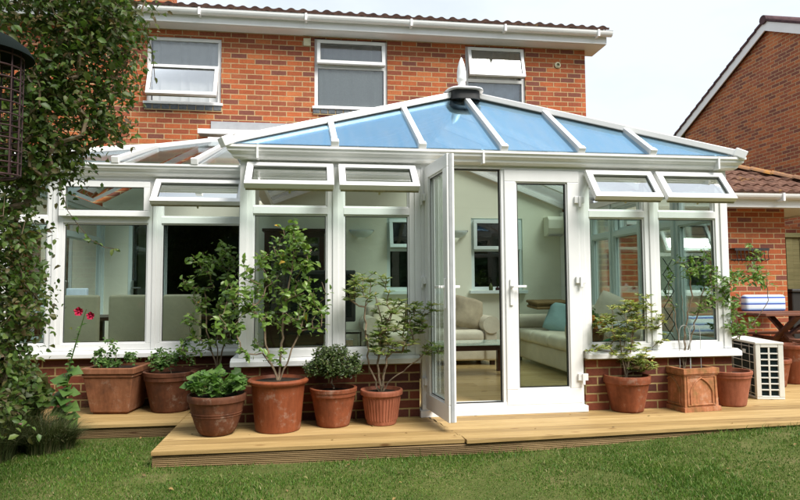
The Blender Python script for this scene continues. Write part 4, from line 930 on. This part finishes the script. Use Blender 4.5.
# ---------- hollyhock by the trough
t = empty('hollyhock', (-1.32, .04, LZ), 'tall hollyhock stem with red flowers in front of the left windows', 'plant')
m = MB(); st = [(-1.32,.04,LZ), (-1.34,.05,.2), (-1.31,.05,.5), (-1.25,.06,.75), (-1.20,.06,.93)]; m.tube(st, [.008,.007,.006,.005,.003], 6); m.build('stem', M['leaf_herb'], t)
P = []; D = []
for z in np.linspace(.02, .80, 42):
    f = (z)/.93; x = np.interp(z, [-.15,.2,.5,.75,.93], [-1.32,-1.34,-1.31,-1.25,-1.20]); a = rng.random()*6.28; P.append((x, .055, z)); D.append((math.cos(a), math.sin(a)-.3, rng.uniform(0,.5)))
P, D = np.array(P), np.array(D); sz = np.where(P[:,2] < .45, 2.0, .75)
big = P[:,2] < .45
leaf_mesh('foliage', [(leaf_batch(P[big], D[big], rnd(big.sum())*.4+np.array([0,-.5,1]), .11, 1, .2, .3, .3, True), 0), (leaf_batch(P[~big], D[~big], rnd((~big).sum())*.4+np.array([0,-.5,1]), .04, .7, .3, .2), 0)], [M['leaf_herb']], t)
for (x, z, r) in ((-1.245,.915,.034), (-1.155,.880,.030)):
    m = MB(); n = 30; vs = [(x, .045, z)]
    for j, f in enumerate((.5, 1)):
        for k in range(n): a = 2*math.pi*k/n; rr = r*f*(1+.10*math.sin(5*a)+.05*math.sin(13*a)); vs.append((x+rr*math.cos(a), .05-.03*f-.006*math.sin(7*a), z+rr*math.sin(a)))
    m.add(vs, [(0,1+k,1+(k+1)%n) for k in range(n)]+[(1+k,1+n+k,1+n+(k+1)%n,1+(k+1)%n) for k in range(n)], True); m.ball((x,.028,z), .007, 5); m.build('flower', M['petal'], t)

# ---------- the big climber/tree overhanging on the left
t = empty('climber_tree', (-1.75, -1.85, LZ), 'dense climbing tree with small dark leaves overhanging the left side', 'tree')
cx = [((-.95,-1.9,2.62),(.55,.45,.62),4.2), ((-.62,-1.85,2.45),(.30,.35,.42),2.2), ((-.52,-1.82,2.72),(.26,.35,.35),1.7), ((-.70,-1.82,2.05),(.22,.30,.26),1.3), ((-1.05,-1.85,1.95),(.30,.35,.35),1.8), ((-1.08,-1.8,1.50),(.27,.30,.42),2.6), ((-1.06,-1.78,1.0),(.25,.28,.35),2.2), ((-1.10,-1.78,.60),(.24,.25,.3),1.8), ((-.80,-1.8,1.78),(.16,.25,.14),.9), ((-1.7,-1.9,2.4),(.6,.5,.8),2), ((-.5,-1.80,1.98),(.10,.15,.10),.35), ((-2.1,-2.1,1.2),(.5,.4,.9),1.5), ((-1.3,-2.2,3.2),(.9,.7,.45),2.0)]
tgs = np.concatenate([in_ell(int(46*e[2]), e[0], e[1], .15) for e in cx])
nodes, par, rad, tips = skeleton((-1.75,-1.85,LZ), tgs, .09, .35, [[(-1.7,-1.85,.8),(-1.5,-1.87,1.6),(-1.2,-1.88,2.3),(-.9,-1.88,2.7)], [(-1.6,-1.85,.5),(-1.3,-1.8,.9),(-1.2,-1.8,1.5)]], .0024, .05)
stem_mesh(nodes, par, rad, 'trunk', M['bark'], t)
n = int(33000); tot = sum(e[2] for e in cx); PP = []
cents = tgs[rng.integers(0, len(tgs), n)]; P = cents + rng.normal(size=(n,3))*np.array([.048,.07,.046])
D = rnd(n); D[:,2] = D[:,2]*.6-.35; U = rnd(n)*.7+np.array([0,-.6,.7])
k = rng.random(n) < .75
leaf_mesh('crown', [(leaf_batch(P[k], D[k], U[k], .033, .52, .25, .25, .35), 0), (leaf_batch(P[~k], D[~k], U[~k], .040, .62, .25, .25, .3), 0)], [M['leaf_tree']], t)
n = 4200; cc = in_ell(260, (-.9,-2.6,4.15), (1.7,1.3,.6)); P = cc[rng.integers(0,260,n)] + rng.normal(size=(n,3))*.13; leaf_mesh('crown', [(leaf_batch(P, rnd(n), rnd(n)*.6+np.array([0,0,1]), .07, .55), 0)], [M['leaf_tree']], t)  # extra leaf canopy added above the frame to shade the left side
# trailing shoots
m = MB(); P = []; D = []
for pts in ([(-.72,-1.82,1.72),(-.70,-1.83,1.62),(-.66,-1.84,1.50),(-.60,-1.85,1.42),(-.54,-1.85,1.35),(-.47,-1.86,1.31),(-.40,-1.86,1.30)], [(-.60,-1.85,2.0),(-.59,-1.85,1.85),(-.585,-1.86,1.72)], [(-.50,-1.85,2.0),(-.47,-1.85,1.88)], [(-.30,-1.85,2.5),(-.25,-1.86,2.35),(-.235,-1.86,2.2)], [(-.35,-1.85,2.3),(-.29,-1.86,2.12)], [(-1.0,-1.8,1.2),(-.88,-1.8,1.05),(-.78,-1.81,.98)], [(-1.0,-1.8,.8),(-.86,-1.8,.78)]):
    m = MB(); m.tube(pts, .0022, 4, False); m.build('shoot', M['bark_dark'], t)
    for a, b in zip(pts, pts[1:]):
        for k in range(4): f = rng.random(); P.append(np.array(a)*(1-f)+np.array(b)*f); D.append(rnd(1)[0]*.8+np.array([0,-.2,-.2]))
P = np.array(P); leaf_mesh('foliage', [(leaf_batch(P, np.array(D), rnd(len(P))*.5+np.array([0,-.6,.6]), .034, .5, .25, .25, .3), 0)], [M['leaf_tree']], t)
# shrub at the foot of the wall, left edge
t = empty('shrub', (-2.15, -.05, LZ), 'dark leafy shrub at the left edge in front of the plinth wall', 'shrub')
plant(t, (-2.15,-.05,LZ), [((-2.2,-.1,.9),(.35,.3,.5),2), ((-2.0,-.15,.35),(.35,.25,.3),2), ((-1.75,-.12,.22),(.25,.2,.18),1.2), ((-1.85,-.1,.62),(.16,.15,.25),1.2), ((-1.62,-.12,.30),(.2,.2,.22),1.4)], 520, 'leaf_tree', .058, 9, .75, .06, bark='bark_dark', lobed=True, r0=.003, rmax=.02)
m = MB()
for x, z in ((-1.58,.32), (-1.78,.42), (-1.50,.12), (-1.95,.50)):
    m.ball((x,-.33,z), .014, 6, (1,1,.8))
m.build('flower', M['petal_pink'], t)
# grass tuft
t = empty('grass_tuft', (-1.6, -.35, LZ), 'dark tussock of long arching grass at the left edge of the lawn', 'grass tuft')
n = 7500; V = []; F = []
cs = [(-1.70,-.42,.34,.40), (-1.62,-.12,.30,.50), (-1.9,-.25,.33,.55), (-1.38,-.22,.20,.34), (-2.15,-.5,.35,.42), (-1.72,-.48,.28,.34), (-1.28,-.12,.13,.24)]
for i in range(n):
    c = cs[rng.integers(0, len(cs))]; a = rng.random()*6.28; r = c[2]*rng.random()**.7*.55; x, y = c[0]+r*math.cos(a), c[1]+r*math.sin(a); h = c[3]*rng.uniform(.45,1.1); b = a+rng.normal()*.9; ln = h*rng.uniform(.25,1.0); w_ = rng.uniform(.0018,.004); sx, sy = -math.sin(b)*w_, math.cos(b)*w_
    k0 = len(V)
    for j, f in enumerate((0,.3,.6,.85,1)):
        px, py, pz = x+math.cos(b)*ln*f**1.7, y+math.sin(b)*ln*f**1.7, LZ+h*(f-.45*f**3*(ln/h)); g_ = 1-f*.85
        V += [(px-sx*g_, py-sy*g_, pz), (px+sx*g_, py+sy*g_, pz)]
        if j: F.append((k0+2*j-2, k0+2*j-1, k0+2*j+1, k0+2*j))
m = MB(); m.v = V; m.f = F; m.m = [0]*len(F); m.sm = [True]*len(F); m.build('blades', M['tuft'], t)

# ---------- hedge added behind the viewer to even out pane reflections and block low sky
t = empty('hedge', (0, -14, LZ), 'tall garden hedge added unseen behind the viewer to fill the reflections in the glass', 'hedge')
m = MB(); nx_, nz_ = 120, 32
vs = [(-22+44*i/(nx_-1), -13.5+rng.normal()*.12, LZ+j*.19+rng.normal()*.05) for j in range(nz_) for i in range(nx_)] ; m.add(vs, [(j*nx_+i, (j+1)*nx_+i, (j+1)*nx_+i+1, j*nx_+i+1) for j in range(nz_-1) for i in range(nx_-1)]); m.box(-22,22,-15,-13.8,LZ,5.6); m.build('foliage', simple('hedge_green', (.03,.06,.02), .9, .6, 3), t)

# ---------- hanging bird feeder
fx, fy, fz = -.272, -3.48, 1.40
t = empty('bird_feeder', (fx, fy, fz), 'hanging squirrel proof bird feeder with dark dome lid and dark red wire cage', 'bird feeder')
m = MB(); m.lathe(fx, fy, [(0,1.805),(.012,1.80),(.03,1.788),(.07,1.770),(.10,1.748),(.113,1.728),(.115,1.722),(.108,1.724),(.07,1.745),(0,1.76)], 40); m.build('lid', M['green_metal'], t)
m = MB(); CR = .088
for k in range(16): a = 2*math.pi*k/16; m.tube([(fx+CR*math.cos(a), fy+CR*math.sin(a), 1.735), (fx+CR*math.cos(a), fy+CR*math.sin(a), 1.40)], .0021, 6)
for z in np.arange(1.40, 1.73, .032):
    m.tube([(fx+CR*math.cos(a), fy+CR*math.sin(a), z+.006*math.sin(a)) for a in np.linspace(0, 2*math.pi, 33)], .0024, 6)
m.tube([(fx+r*math.cos(r*240), fy+r*math.sin(r*240), 1.40) for r in np.linspace(.01,CR,60)], .002, 5); m.build('cage', M['rust'], t)
m = MB(); m.lathe(fx, fy, [(0,1.42),(.033,1.42),(.034,1.73),(0,1.74)], 24); m.build('seed_tube', simple('seed_mix', (.10,.07,.035), .8, .5, 60), t)
m = MB(); m.tube([(fx,fy,1.80),(fx,fy,1.86),(fx+.01,fy,1.90),(fx+.012,fy,2.6)], .003, 6); m.build('hanger', M['rust'], t)

# ================================================================== AIR CONDITIONER (outdoor unit)
a0 = Vector((4.822,.235,0)); a1 = Vector((5.045,.180,0)); ux = (a1-a0).normalized(); uy = Vector((-ux.y, ux.x, 0)); AW, AD, AH = .255, .80, .545
t = empty('air_conditioner', (a0+ux*AW/2+uy*AD/2), 'white outdoor air conditioner unit with a dark coil grille, end on beside the conservatory', 'air conditioner')
TA = lambda u, d, z: tuple(a0 + ux*u + uy*d + Vector((0,0,z)))
m = MB(TA); m.box(0,AW,0,AD,.0,.022); m.box(-.004,AW+.004,-.004,AD+.004,AH-.022,AH); m.box(0,.045,0,.03,.0225,AH-.0225); m.box(AW-.05,AW,0,.03,.0225,AH-.0225); m.box(AW-.012,AW,.0305,AD,.0225,AH-.0225); m.box(.012,AW-.0125,AD-.012,AD,.0225,AH-.0225)
m.box(0,.012,AD-.25,AD-.0,.0225,AH-.0225)
m.box(.0455,AW-.0505,0,.03,.0225,.035); m.box(.0455,AW-.0505,0,.03,AH-.05,AH-.0225); m.build('casing', M['ac'], t, .005)
m = MB(TA); 
for k in range(1,8): z = .035+k*(AH-.085)/8; m.box(.046,AW-.051,.002,.012,z-.006,z+.006)
m.box(.115,.130,.001,.013,.0355,AH-.051)
m.build('end_grille', M['ac'], t, .001)
m = MB(TA)
for k in range(0,7): z = .05+k*(AH-.10)/6; m.box(-.0015,.0025,.032,AD-.251,z-.0025,z+.0025)
for y_ in (.035,.13,.30,.50): m.box(-.002,.002,y_-.003,y_+.003,.03,AH-.03)
m.build('side_guard', M['ac'], t)
m = MB(TA)
for k in range(60): y_ = .034+k*.0085; m.box(.010,.034,y_,y_+.002,.03,AH-.03)
for k in range(24): x_ = .046+k*.0065; m.box(x_,x_+.0015,.014,.034,.036,AH-.052)
m.box(.036,.05,.034,AD-.25,.03,AH-.03); m.box(.046,AW-.052,.035,.045,.03,AH-.03); m.build('coil', M['fin'], t)
m = MB(TA); m.box(-.0045,-.0025,.20,.27,AH-.125,AH-.085); m.build('rating_label', M['net'], t)

# ================================================================== PICNIC CORNER
t = empty('picnic_table', (6.8, 2.0, 0), 'red brown wooden picnic table with crossed legs near the extension wall', 'picnic table')
m = MB(); 
for k in range(6): m.box(6.05,7.85,1.62+k*.117,1.62+k*.117+.108,.715,.745)
m.build('tabletop', M['teak'], t, .004)
for x in (6.55, 7.45):
    for s_ in (-1, 1):
        m = MB(); m.bar((x+s_*.021, 1.95-s_*.62, .0), (x+s_*.021, 1.95+s_*.28, .713), .035, .085, (1,0,0)); m.build('leg', M['teak'], t, .003)
    m = MB(); m.bar((x+.055, 1.95-.62, .38), (x+.055, 1.95+.62, .38), .03, .08); m.build('crossbar', M['teak'], t, .003)
for s_ in (-1, 1):
    m = MB(); m.box(6.2,7.7,1.95+s_*.62-.12,1.95+s_*.62+.12,.425,.455); m.build('bench', M['teak'], t, .004)
m = MB(); m.bar((6.56,1.95,.42),(7.0,1.95,.70),.03,.06,(0,1,0)); m.bar((7.44,1.95,.42),(7.0,1.95,.70),.03,.06,(0,1,0)); m.build('brace', M['teak'], t, .003)
def cushion(x, z, y, lab, w_=.62, h=.24):
    m = MB(); m.bevbox(x, x+w_, y-.07, y+.07, z, z+h, .05); o = m.build('striped_cushion', M['stripe']); o.location = (0,0,0); tag(o, lab, 'cushion', 'blue and white striped seat cushions'); return o
cushion(6.50, .72, 2.62, 'blue and white striped cushion propped against the brick wall above the table')
t = empty('garden_bench', (5.9, 2.4, 0), 'dark wooden garden bench under the extension window, seen through the glass', 'bench')
m = MB(); 
for k in range(4): m.box(5.3,6.4,2.16+k*.10,2.16+k*.10+.085,.40,.42)
m.build('seat', M['teak'], t, .003)
m = MB(); 
for k in range(3): m.box(5.3,6.4,2.60,2.62,.50+k*.11,.50+k*.11+.08)
m.build('backrest', M['teak'], t, .003)
for x in (5.32,6.33):
    for y_ in (2.17,2.58): m = MB(); m.box(x,x+.05,y_,y_+.05,.0,.399 if y_ < 2.3 else .80); m.build('leg', M['teak'], t, .003)
cushion(5.55, .425, 2.50, 'blue and white striped cushion lying on the garden bench seen through the window', .66, .26)
for (x, y_, lab) in ((5.93,1.10,'plain terracotta pot behind the white air conditioner'), (5.55,.95,'terracotta pot half hidden behind the air conditioner sapling')):
    tt = pot_round('empty_pot', x, y_, .30+.13*(x > 5.9), .20, .14, 'terra_plastic', lab, .045, .012, 'plain', 'plant pot', 'spare terracotta pots behind the air conditioner')
t = empty('parasol_base', (7.15,2.0,0), 'grey cone shaped parasol base on a brown slab under the table', 'parasol base')
m = MB(); m.lathe(7.15,2.35-.9,[(.0,.05),(.24,.05),(.24,.075),(.06,.16),(.03,.30),(0,.30)],24); m.build('cone', M['greyplastic'], t); m = MB(); m.box(6.8,7.6,1.25,1.75,.0,.048); m.build('slab', M['teak'], t)
# wall rack
t = empty('wall_rack', (6.68, EY, 1.52), 'black iron wall rack fixed to the extension brick wall', 'rack')
m = MB(); m.box(6.42,6.95,EY-.12,EY-.001,1.600,1.612); m.box(6.42,6.95,EY-.12,EY-.108,1.575,1.60)
m.tube([(6.43,EY-.115,1.45),(6.94,EY-.115,1.45)],.006,6); m.tube([(6.43,EY-.006,1.45),(6.94,EY-.006,1.45)],.006,6); m.build('frame', M['blackm'], t)
m = MB()
for k in range(9): x = 6.45+k*.06; m.tube([(x,EY-.115,1.60),(x-.012,EY-.13,1.52),(x+.006,EY-.12,1.45),(x,EY-.06,1.43),(x,EY-.006,1.45)],.0055,5)
m.build('scrolls', M['blackm'], t)
# fence, drainpipe, bin in the recess
t = empty('garden_fence', (8.8, 4.2, 0), 'weathered greenish board fence beyond the end of the extension', 'fence')
m = MB()
for k in range(22): m.box(7.75+k*.13,7.75+k*.13+.122,4.2+.008*(k%2),4.22+.008*(k%2),0,1.95)
m.build('boards', M['fence_wood'], t); m = MB(); m.box(7.7,10.7,4.17,4.199,1.90,1.97); m.box(7.7,10.7,4.17,4.199,.9,.98); m.build('rail', M['fence_wood'], t)
t = empty('gate_post', (7.62,3.9,0), 'pale grey post at the end of the extension', 'post'); m = MB(); m.box(7.58,7.66,3.86,3.94,0,1.75); m.build('shaft', M['greyplastic'], t)
m = MB(); m.box(7.57,7.67,3.85,3.95,1.751,1.78); m.build('cap', M['greyplastic'], t)
t = empty('wheelie_bin', (8.05,3.5,0), 'black wheeled bin beside the fence', 'bin'); m = MB(); frust(m, 8.05,3.5,0,.24,.29,.05,.98); m.build('body', M['blackm'], t, .02); m = MB(); m.box(7.74,8.36,3.18,3.82,.981,1.03); m.build('lid', M['blackm'], t, .015)

# ================================================================== INSIDE THE CONSERVATORY
FZ = .06
def sofa(name, x0, x1, y0, y1, label, facing='front'):
    t = empty(name, ((x0+x1)/2, (y0+y1)/2, FZ), label, 'sofa')
    if facing == 'front': T = lambda u, d, z: (x0+u, y0+d, FZ+z); Wd, Dp = x1-x0, y1-y0
    else: T = lambda u, d, z: (x0+d, y1-u, FZ+z); Wd, Dp = y1-y0, x1-x0     # faces -x
    m = MB(T); m.bevbox(.02, Wd-.02, .06, Dp-.02, .06, .30, .03); m.build('base', M['sofa'], t)
    n = 2 if Wd < 1.9 else 3
    for k in range(n): a = .20+(Wd-.40)*k/n; b = .20+(Wd-.40)*(k+1)/n; m = MB(T); m.bevbox(a+.004, b-.004, .0, Dp-.22, .30, .46, .06, 4); m.build('seat_cushion', M['sofa'], t); m = MB(T); m.bevbox(a+.006, b-.006, Dp-.34, Dp-.14, .44, .80, .08, 4); m.build('back_cushion', M['sofa'], t)
    m = MB(T); m.bevbox(.1, Wd-.1, Dp-.18, Dp, .10, .78, .06, 4); m.build('backrest', M['sofa'], t)
    for a in (0, Wd-.22):
        m = MB(T); c = a+.11; m.bevbox(a+.03, a+.19, .02, Dp-.04, .06, .50, .03); 
        m.tube([(c, .0, .53), (c, Dp-.1, .53)], [.115]*2, 24); m.build('armrest', M['sofa'], t)
    for a in (.08, Wd-.08):
        for b in (.10, Dp-.1): m = MB(T); m.box(a-.03, a+.03, b-.03, b+.03, .0, .06); m.build('leg', M['dark_wood'], t)
    return t
sofa('sofa', 1.25, 3.05, 2.72, 3.62, 'beige sofa with rounded arms against the back wall, seen through the open door')
sofa('sofa', 3.38, 4.26, 1.15, 3.30, 'long beige sofa along the right side, seen through the closed glass door', 'left')
def pillow(c, s, rot, mat, name, label, cat='cushion'):
    m = MB(); n = 14; vs = []; fs = []
    for side in (1, -1):
        for j in range(n+1):
            for i in range(n+1):
                u, v = 2*i/n-1, 2*j/n-1; th = s[2]*((1-u**4)*(1-v**4))**.5*side; k = 1-.10*(u*u*v*v) - .06*(1-abs(u*v)); vs.append((s[0]*u*k, th+.006*math.sin(5*u+3*v), s[1]*v*k))
    K = (n+1)**2
    for side in (0, 1):
        for j in range(n):
            for i in range(n): q = [side*K+j*(n+1)+i, side*K+j*(n+1)+i+1, side*K+(j+1)*(n+1)+i+1, side*K+(j+1)*(n+1)+i]; fs.append(q if side == 0 else q[::-1])
    m.add(vs, fs, True); o = m.build(name, M[mat]); o.location = c; o.rotation_euler = rot; return tag(o, label, cat)
pillow((2.70,3.02,.74), (.23,.23,.08), (R(-18),R(14),R(10)), 'taupe', 'cushion', 'crumpled taupe cushion leaning on the arm of the back wall sofa')
pillow((2.05,3.10,.72), (.22,.22,.08), (R(-18),R(-8),R(-6)), 'taupe', 'cushion', 'taupe patterned cushion in the middle of the back wall sofa')
pillow((1.62,3.05,.72), (.22,.22,.08), (R(-18),R(10),R(0)), 'cream', 'cushion', 'cream cushion at the television end of the back wall sofa')
pillow((3.80,2.45,.68), (.23,.21,.08), (R(-25),R(12),R(-48)), 'teal', 'cushion', 'pale teal cushion on the sofa along the right side')
pillow((3.93,1.85,.66), (.22,.20,.08), (R(-20),R(-10),R(-70)), 'taupe', 'cushion', 'taupe cushion nearest the closed door on the right sofa')
pillow((3.98,1.45,.74), (.26,.26,.09), (R(-15),R(25),R(-50)), 'sofa', 'cushion', 'large beige scatter cushion behind the kumquat plant')
m = MB()
for k, (dx, dz) in enumerate(((0,0),(.02,.034),(-.01,.066))): m.bevbox(3.50+dx, 4.02+dx*2, 2.55+dx, 2.95, .805+dz, .842+dz, .018, 3)
m.v = [(x, y, z+.012*math.sin(x*14+y*5)+.008*math.sin(y*19)) for x, y, z in m.v]
tag(m.build('folded_blanket', M['blanket']), 'folded brown blanket lying on the far end of the right sofa', 'blanket')
# coffee table
t = empty('coffee_table', (2.3, 1.95, FZ), 'dark wood coffee table with a glass top inside the open door', 'coffee table')
m = MB(); m.box(1.75,2.92,1.72,2.25,.36,.42); m.build('apron', M['dark_wood'], t, .004)
m = MB(); m.box(1.72,2.95,1.69,2.28,.421,.436); m.build('table_top', simple('pale_glass_top', (.45,.55,.48), .08, .1), t, .003)
for x in (1.75,2.85):
    for y_ in (1.72,2.18): m = MB(); m.box(x,x+.07,y_,y_+.07,FZ,.359); m.build('leg', M['dark_wood'], t, .003)
# cabinet and television
t = empty('cabinet', (.36, 3.5, FZ), 'tall dark wood display cabinet with glass doors behind the left windows', 'cabinet')
m = MB(); holed(m, -.05,.76,FZ,1.86,3.34,3.36,[(.02,.33,.75,1.78),(.38,.69,.75,1.78)]); m.box(-.05,-.03,3.361,3.66,FZ,1.86); m.box(.74,.76,3.361,3.66,FZ,1.86); m.box(-.029,.739,3.64,3.66,FZ,1.86); m.box(-.08,.79,3.32,3.67,1.861,1.90)
for z in (.74,1.1,1.45): m.box(-.029,.739,3.37,3.639,z,z+.02)
m.build('carcass', M['dark_wood'], t, .003)
for a in (.02,.38): m = MB(); m.box(a,a+.31,3.347,3.353,.75,1.78); m.build('pane', M['glass_clear'], t)
t = empty('television', (.86, 2.7, .5), 'black flat television standing in front of the cabinet', 'television')
m = MB(); m.bevbox(.28,1.14,2.62,2.70,.66,1.31,.02); m.build('casing', M['blackm'], t); m = MB(); m.box(.33,1.09,2.617,2.6205,.72,1.26); m.build('screen', M['black'], t); m = MB(); m.box(.6,.82,2.64,2.68,.56,.662); m.box(.5,.92,2.56,2.76,.545,.56); m.build('stand', M['blackm'], t)
t = empty('media_cabinet', (.75, 2.75, FZ), 'black glass media stand with shelves below the television', 'stand')
m = MB(); m.box(.2,1.2,2.45,2.9,.52,.544); m.box(.2,1.2,2.45,2.9,.30,.315); m.box(.2,1.2,2.45,2.9,FZ,.09); m.box(.2,.22,2.46,2.89,.0905,.5195); m.box(1.18,1.2,2.46,2.89,.0905,.5195); m.build('frame', M['black'], t); m = MB(); m.box(.35,.75,2.5,2.8,.3155,.38); m.box(.85,1.1,2.5,2.8,.3155,.45); m.build('set_top_box', M['chrome'], t, .004)
# wall lights
def walllight(x, lab):
    t = empty('wall_light', (x, HY-.03, 1.86), lab, 'wall light', 'half bowl uplighters on the mint wall')
    m = MB(); n = 20; vs = []; fs = []
    for j in range(7):
        f = j/6; r = .17*math.cos(f*math.pi/2*.92)**.6
        for k in range(n+1): a = math.pi*k/n; vs.append((x-r*math.cos(a), HY-.032-r*.75*math.sin(a), 1.91-.10*f))
    for j in range(6):
        for k in range(n): fs.append((j*(n+1)+k, (j+1)*(n+1)+k, (j+1)*(n+1)+k+1, j*(n+1)+k+1))
    m.add(vs, fs, True); m.build('shade', M['frame_in'], t); m = MB(); m.box(x-.18,x+.18,HY-.045,HY-.031,1.905,1.922); m.build('rim', M['chrome'], t)
walllight(1.30, 'half bowl wall uplighter left of the inner windows'); walllight(2.70, 'half bowl wall uplighter between the two inner windows')
t = empty('wall_air_conditioner', (4.25, 3.2, 2.0), 'white indoor air conditioning unit high on the mint wall', 'air conditioner')
m = MB(); pf = [(3.689,1.84),(3.60,1.84),(3.52,1.87),(3.48,1.95),(3.48,2.08),(3.52,2.13),(3.689,2.13)]; m.prism([(4.05,a,b) for a,b in pf], (.25,0,0)); m.build('casing', M['mint'], t, .01); m = MB(); m.prism([(4.07,3.56,1.838),(4.28,3.56,1.838),(4.28,3.50,1.862),(4.07,3.50,1.862)], (0,-.004,-.004)); m.build('louvre', M['greyplastic'], t)
# kumquat, watering can, lantern on the inner sill
t = pot_round('kumquat_plant', 3.23, .33, .16, .10, .075, 'terra_plastic', 'kumquat bush with orange fruit in a terracotta pot inside the right window', .03, .008, 'plain', 'potted plant', None)
for o in list(t.children): o.location.z = .0
t.location.z = .53
for o in t.children: pass
plant(t, (3.23,.33,.66), [((3.20,.33,.80),(.09,.09,.08))], 50, 'leaf_elder', .035, 8, .5, .03, r0=.0015, rmax=.006)
m = MB()
for k in range(16): q = in_ell(1, (3.22,.235,.765), (.09,.03,.06), .5)[0]; m.ball(tuple(q), .020, 6)
m.build('fruit', M['orange'], t)
t = empty('side_table', (3.6,.36,FZ), 'small table behind the right window carrying the kumquat', 'table'); m = MB(); m.box(3.06,4.2,.16,.55,.495,.528); m.build('table_top', M['dark_wood'], t, .003)
for x in (3.08,4.13):
    for y_ in (.18,.48): m = MB(); m.box(x,x+.05,y_,y_+.05,FZ,.494); m.build('leg', M['dark_wood'], t)
m = MB(); m.tube([(3.16,.22,.56),(3.26,.205,.575),(3.40,.20,.64)], [.022,.014,.011], 10); tag(m.build('watering_can_spout', M['green_can']), 'green plastic watering can spout in front of the kumquat pot', 'watering can')
t = empty('lantern', (3.48,.35,.53), 'small white slatted lantern beside the kumquat pot', 'lantern')
m = MB()
for k in range(7): m.box(3.42,3.54,.29,.41,.54+k*.024,.552+k*.024)
m.box(3.45,3.51,.32,.38,.529,.70); m.build('slats', M['white'], t, .001); m = MB(); m.lathe(3.48,.35,[(.075,.705),(.05,.73),(.02,.745),(0,.75)],16); m.build('roof', M['white'], t)
t = empty('plant_trellis', (4.12,.36,.53), 'black folding lattice trellis inside the right window', 'trellis')
m = MB()
for k in range(5):
    z = .56+k*.16
    for s_ in (-1,1): m.bar((4.02-s_*.055,.36+s_*.003,z),(4.02+s_*.055,.36+s_*.003,z+.16),.007,.004,(0,1,0))
m.build('slats', M['blackm'], t)

# inner sill bottles
for x, h, mt, lab in ((3.20,.11,'leaf_azalea','small green bottle on the inner window sill'), (3.30,.06,'rust','small red topped bottle on the inner window sill'), (3.42,.10,'steelblue','pale bottle on the inner window sill')):
    m = MB(); m.lathe(x, HY-.10, [(0,1.037),(.028,1.037),(.03,1.05),(.03,1.037+h*.6),(.012,1.037+h*.8),(.012,1.037+h),(0,1.037+h)], 16); tag(m.build('bottle', M[mt]), lab, 'bottle')

# ---------- dining end (left wing)
def chair(x, y, lab, rz=0):
    t = empty('dining_chair', (x, y, FZ), lab, 'chair', 'cream high backed dining chairs'); hw = .19
    m = MB(); m.bevbox(x-hw, x+hw, y-.26, y-.19, FZ+.42, 1.03, .03, 4); m.build('backrest', M['cream'], t)
    m = MB(); m.bevbox(x-hw, x+hw, y-.22, y+.22, FZ+.36, FZ+.47, .03, 4); m.build('seat', M['cream'], t)
    for a in (-1, 1):
        for b in (-1, 1): m = MB(); m.box(x+a*(hw-.03)-.02, x+a*(hw-.03)+.02, y+b*.20-.02, y+b*.20+.02, FZ, FZ+.37); m.build('leg', M['dark_wood'], t)
    return t
chair(-1.74, 1.70, 'cream high backed dining chair behind the hollyhock flowers'); chair(-1.27, 1.70, 'cream high backed dining chair in the middle of the left window'); chair(-.74, 1.70, 'cream high backed dining chair in front of the dark doorway')
t = empty('dining_table', (-1.2, 2.35, FZ), 'dark dining table behind the cream chairs', 'table'); m = MB(); m.box(-2.0,-.35,2.0,2.75,.74,.78); m.build('table_top', M['dark_wood'], t, .004)
for x in (-1.95,-.47):
    for y_ in (2.05,2.63): m = MB(); m.box(x,x+.07,y_,y_+.07,FZ,.739); m.build('leg', M['dark_wood'], t)
m = MB(); m.box(-2.20,-1.98,2.35,2.43,.782,1.10); tag(m.build('white_box', M['steelblue'], None, .01), 'pale box standing on the dining table', 'box')
m = MB(); x = np.linspace(-1.50,-1.38,30); m.add([(x[i], HY-.06+.012*math.sin(i*1.1), z) for z in (.10,2.05) for i in range(30)], [(i,i+1,31+i-1+0,30+i) for i in range(29)], True); tag(m.build('curtain', M['frame_in']), 'pale curtain at the left edge of the dark doorway', 'curtain')

# ---------- a few fallen leaves on boards and lawn
n = 130; P = []
while len(P) < n:
    x, y = rng.uniform(-1.6, 6.0), rng.uniform(-2.3, .1); on = (y > deck_front(x)+.01 and x > -.46)
    if on and rng.random() < .6: continue
    P.append((x, y, .004 if on else lz(x, y)+.016))
P = np.array(P); D = rnd(n); D[:,2] *= .12; U = np.tile([0,0,1.0], (n,1))+rng.normal(size=(n,3))*.25
lf = leaf_mesh('fallen_leaves', [(leaf_batch(P, D, U, .026, .55, .3, .3, .4), 0)], [leaf('dry_leaf', [(.16,.09,.03),(.28,.18,.06),(.10,.06,.03),(.20,.20,.06)], .1, .7)], None); lf['kind'] = 'stuff'; lf['label'] = 'scattered dry fallen leaves on the decking and lawn'
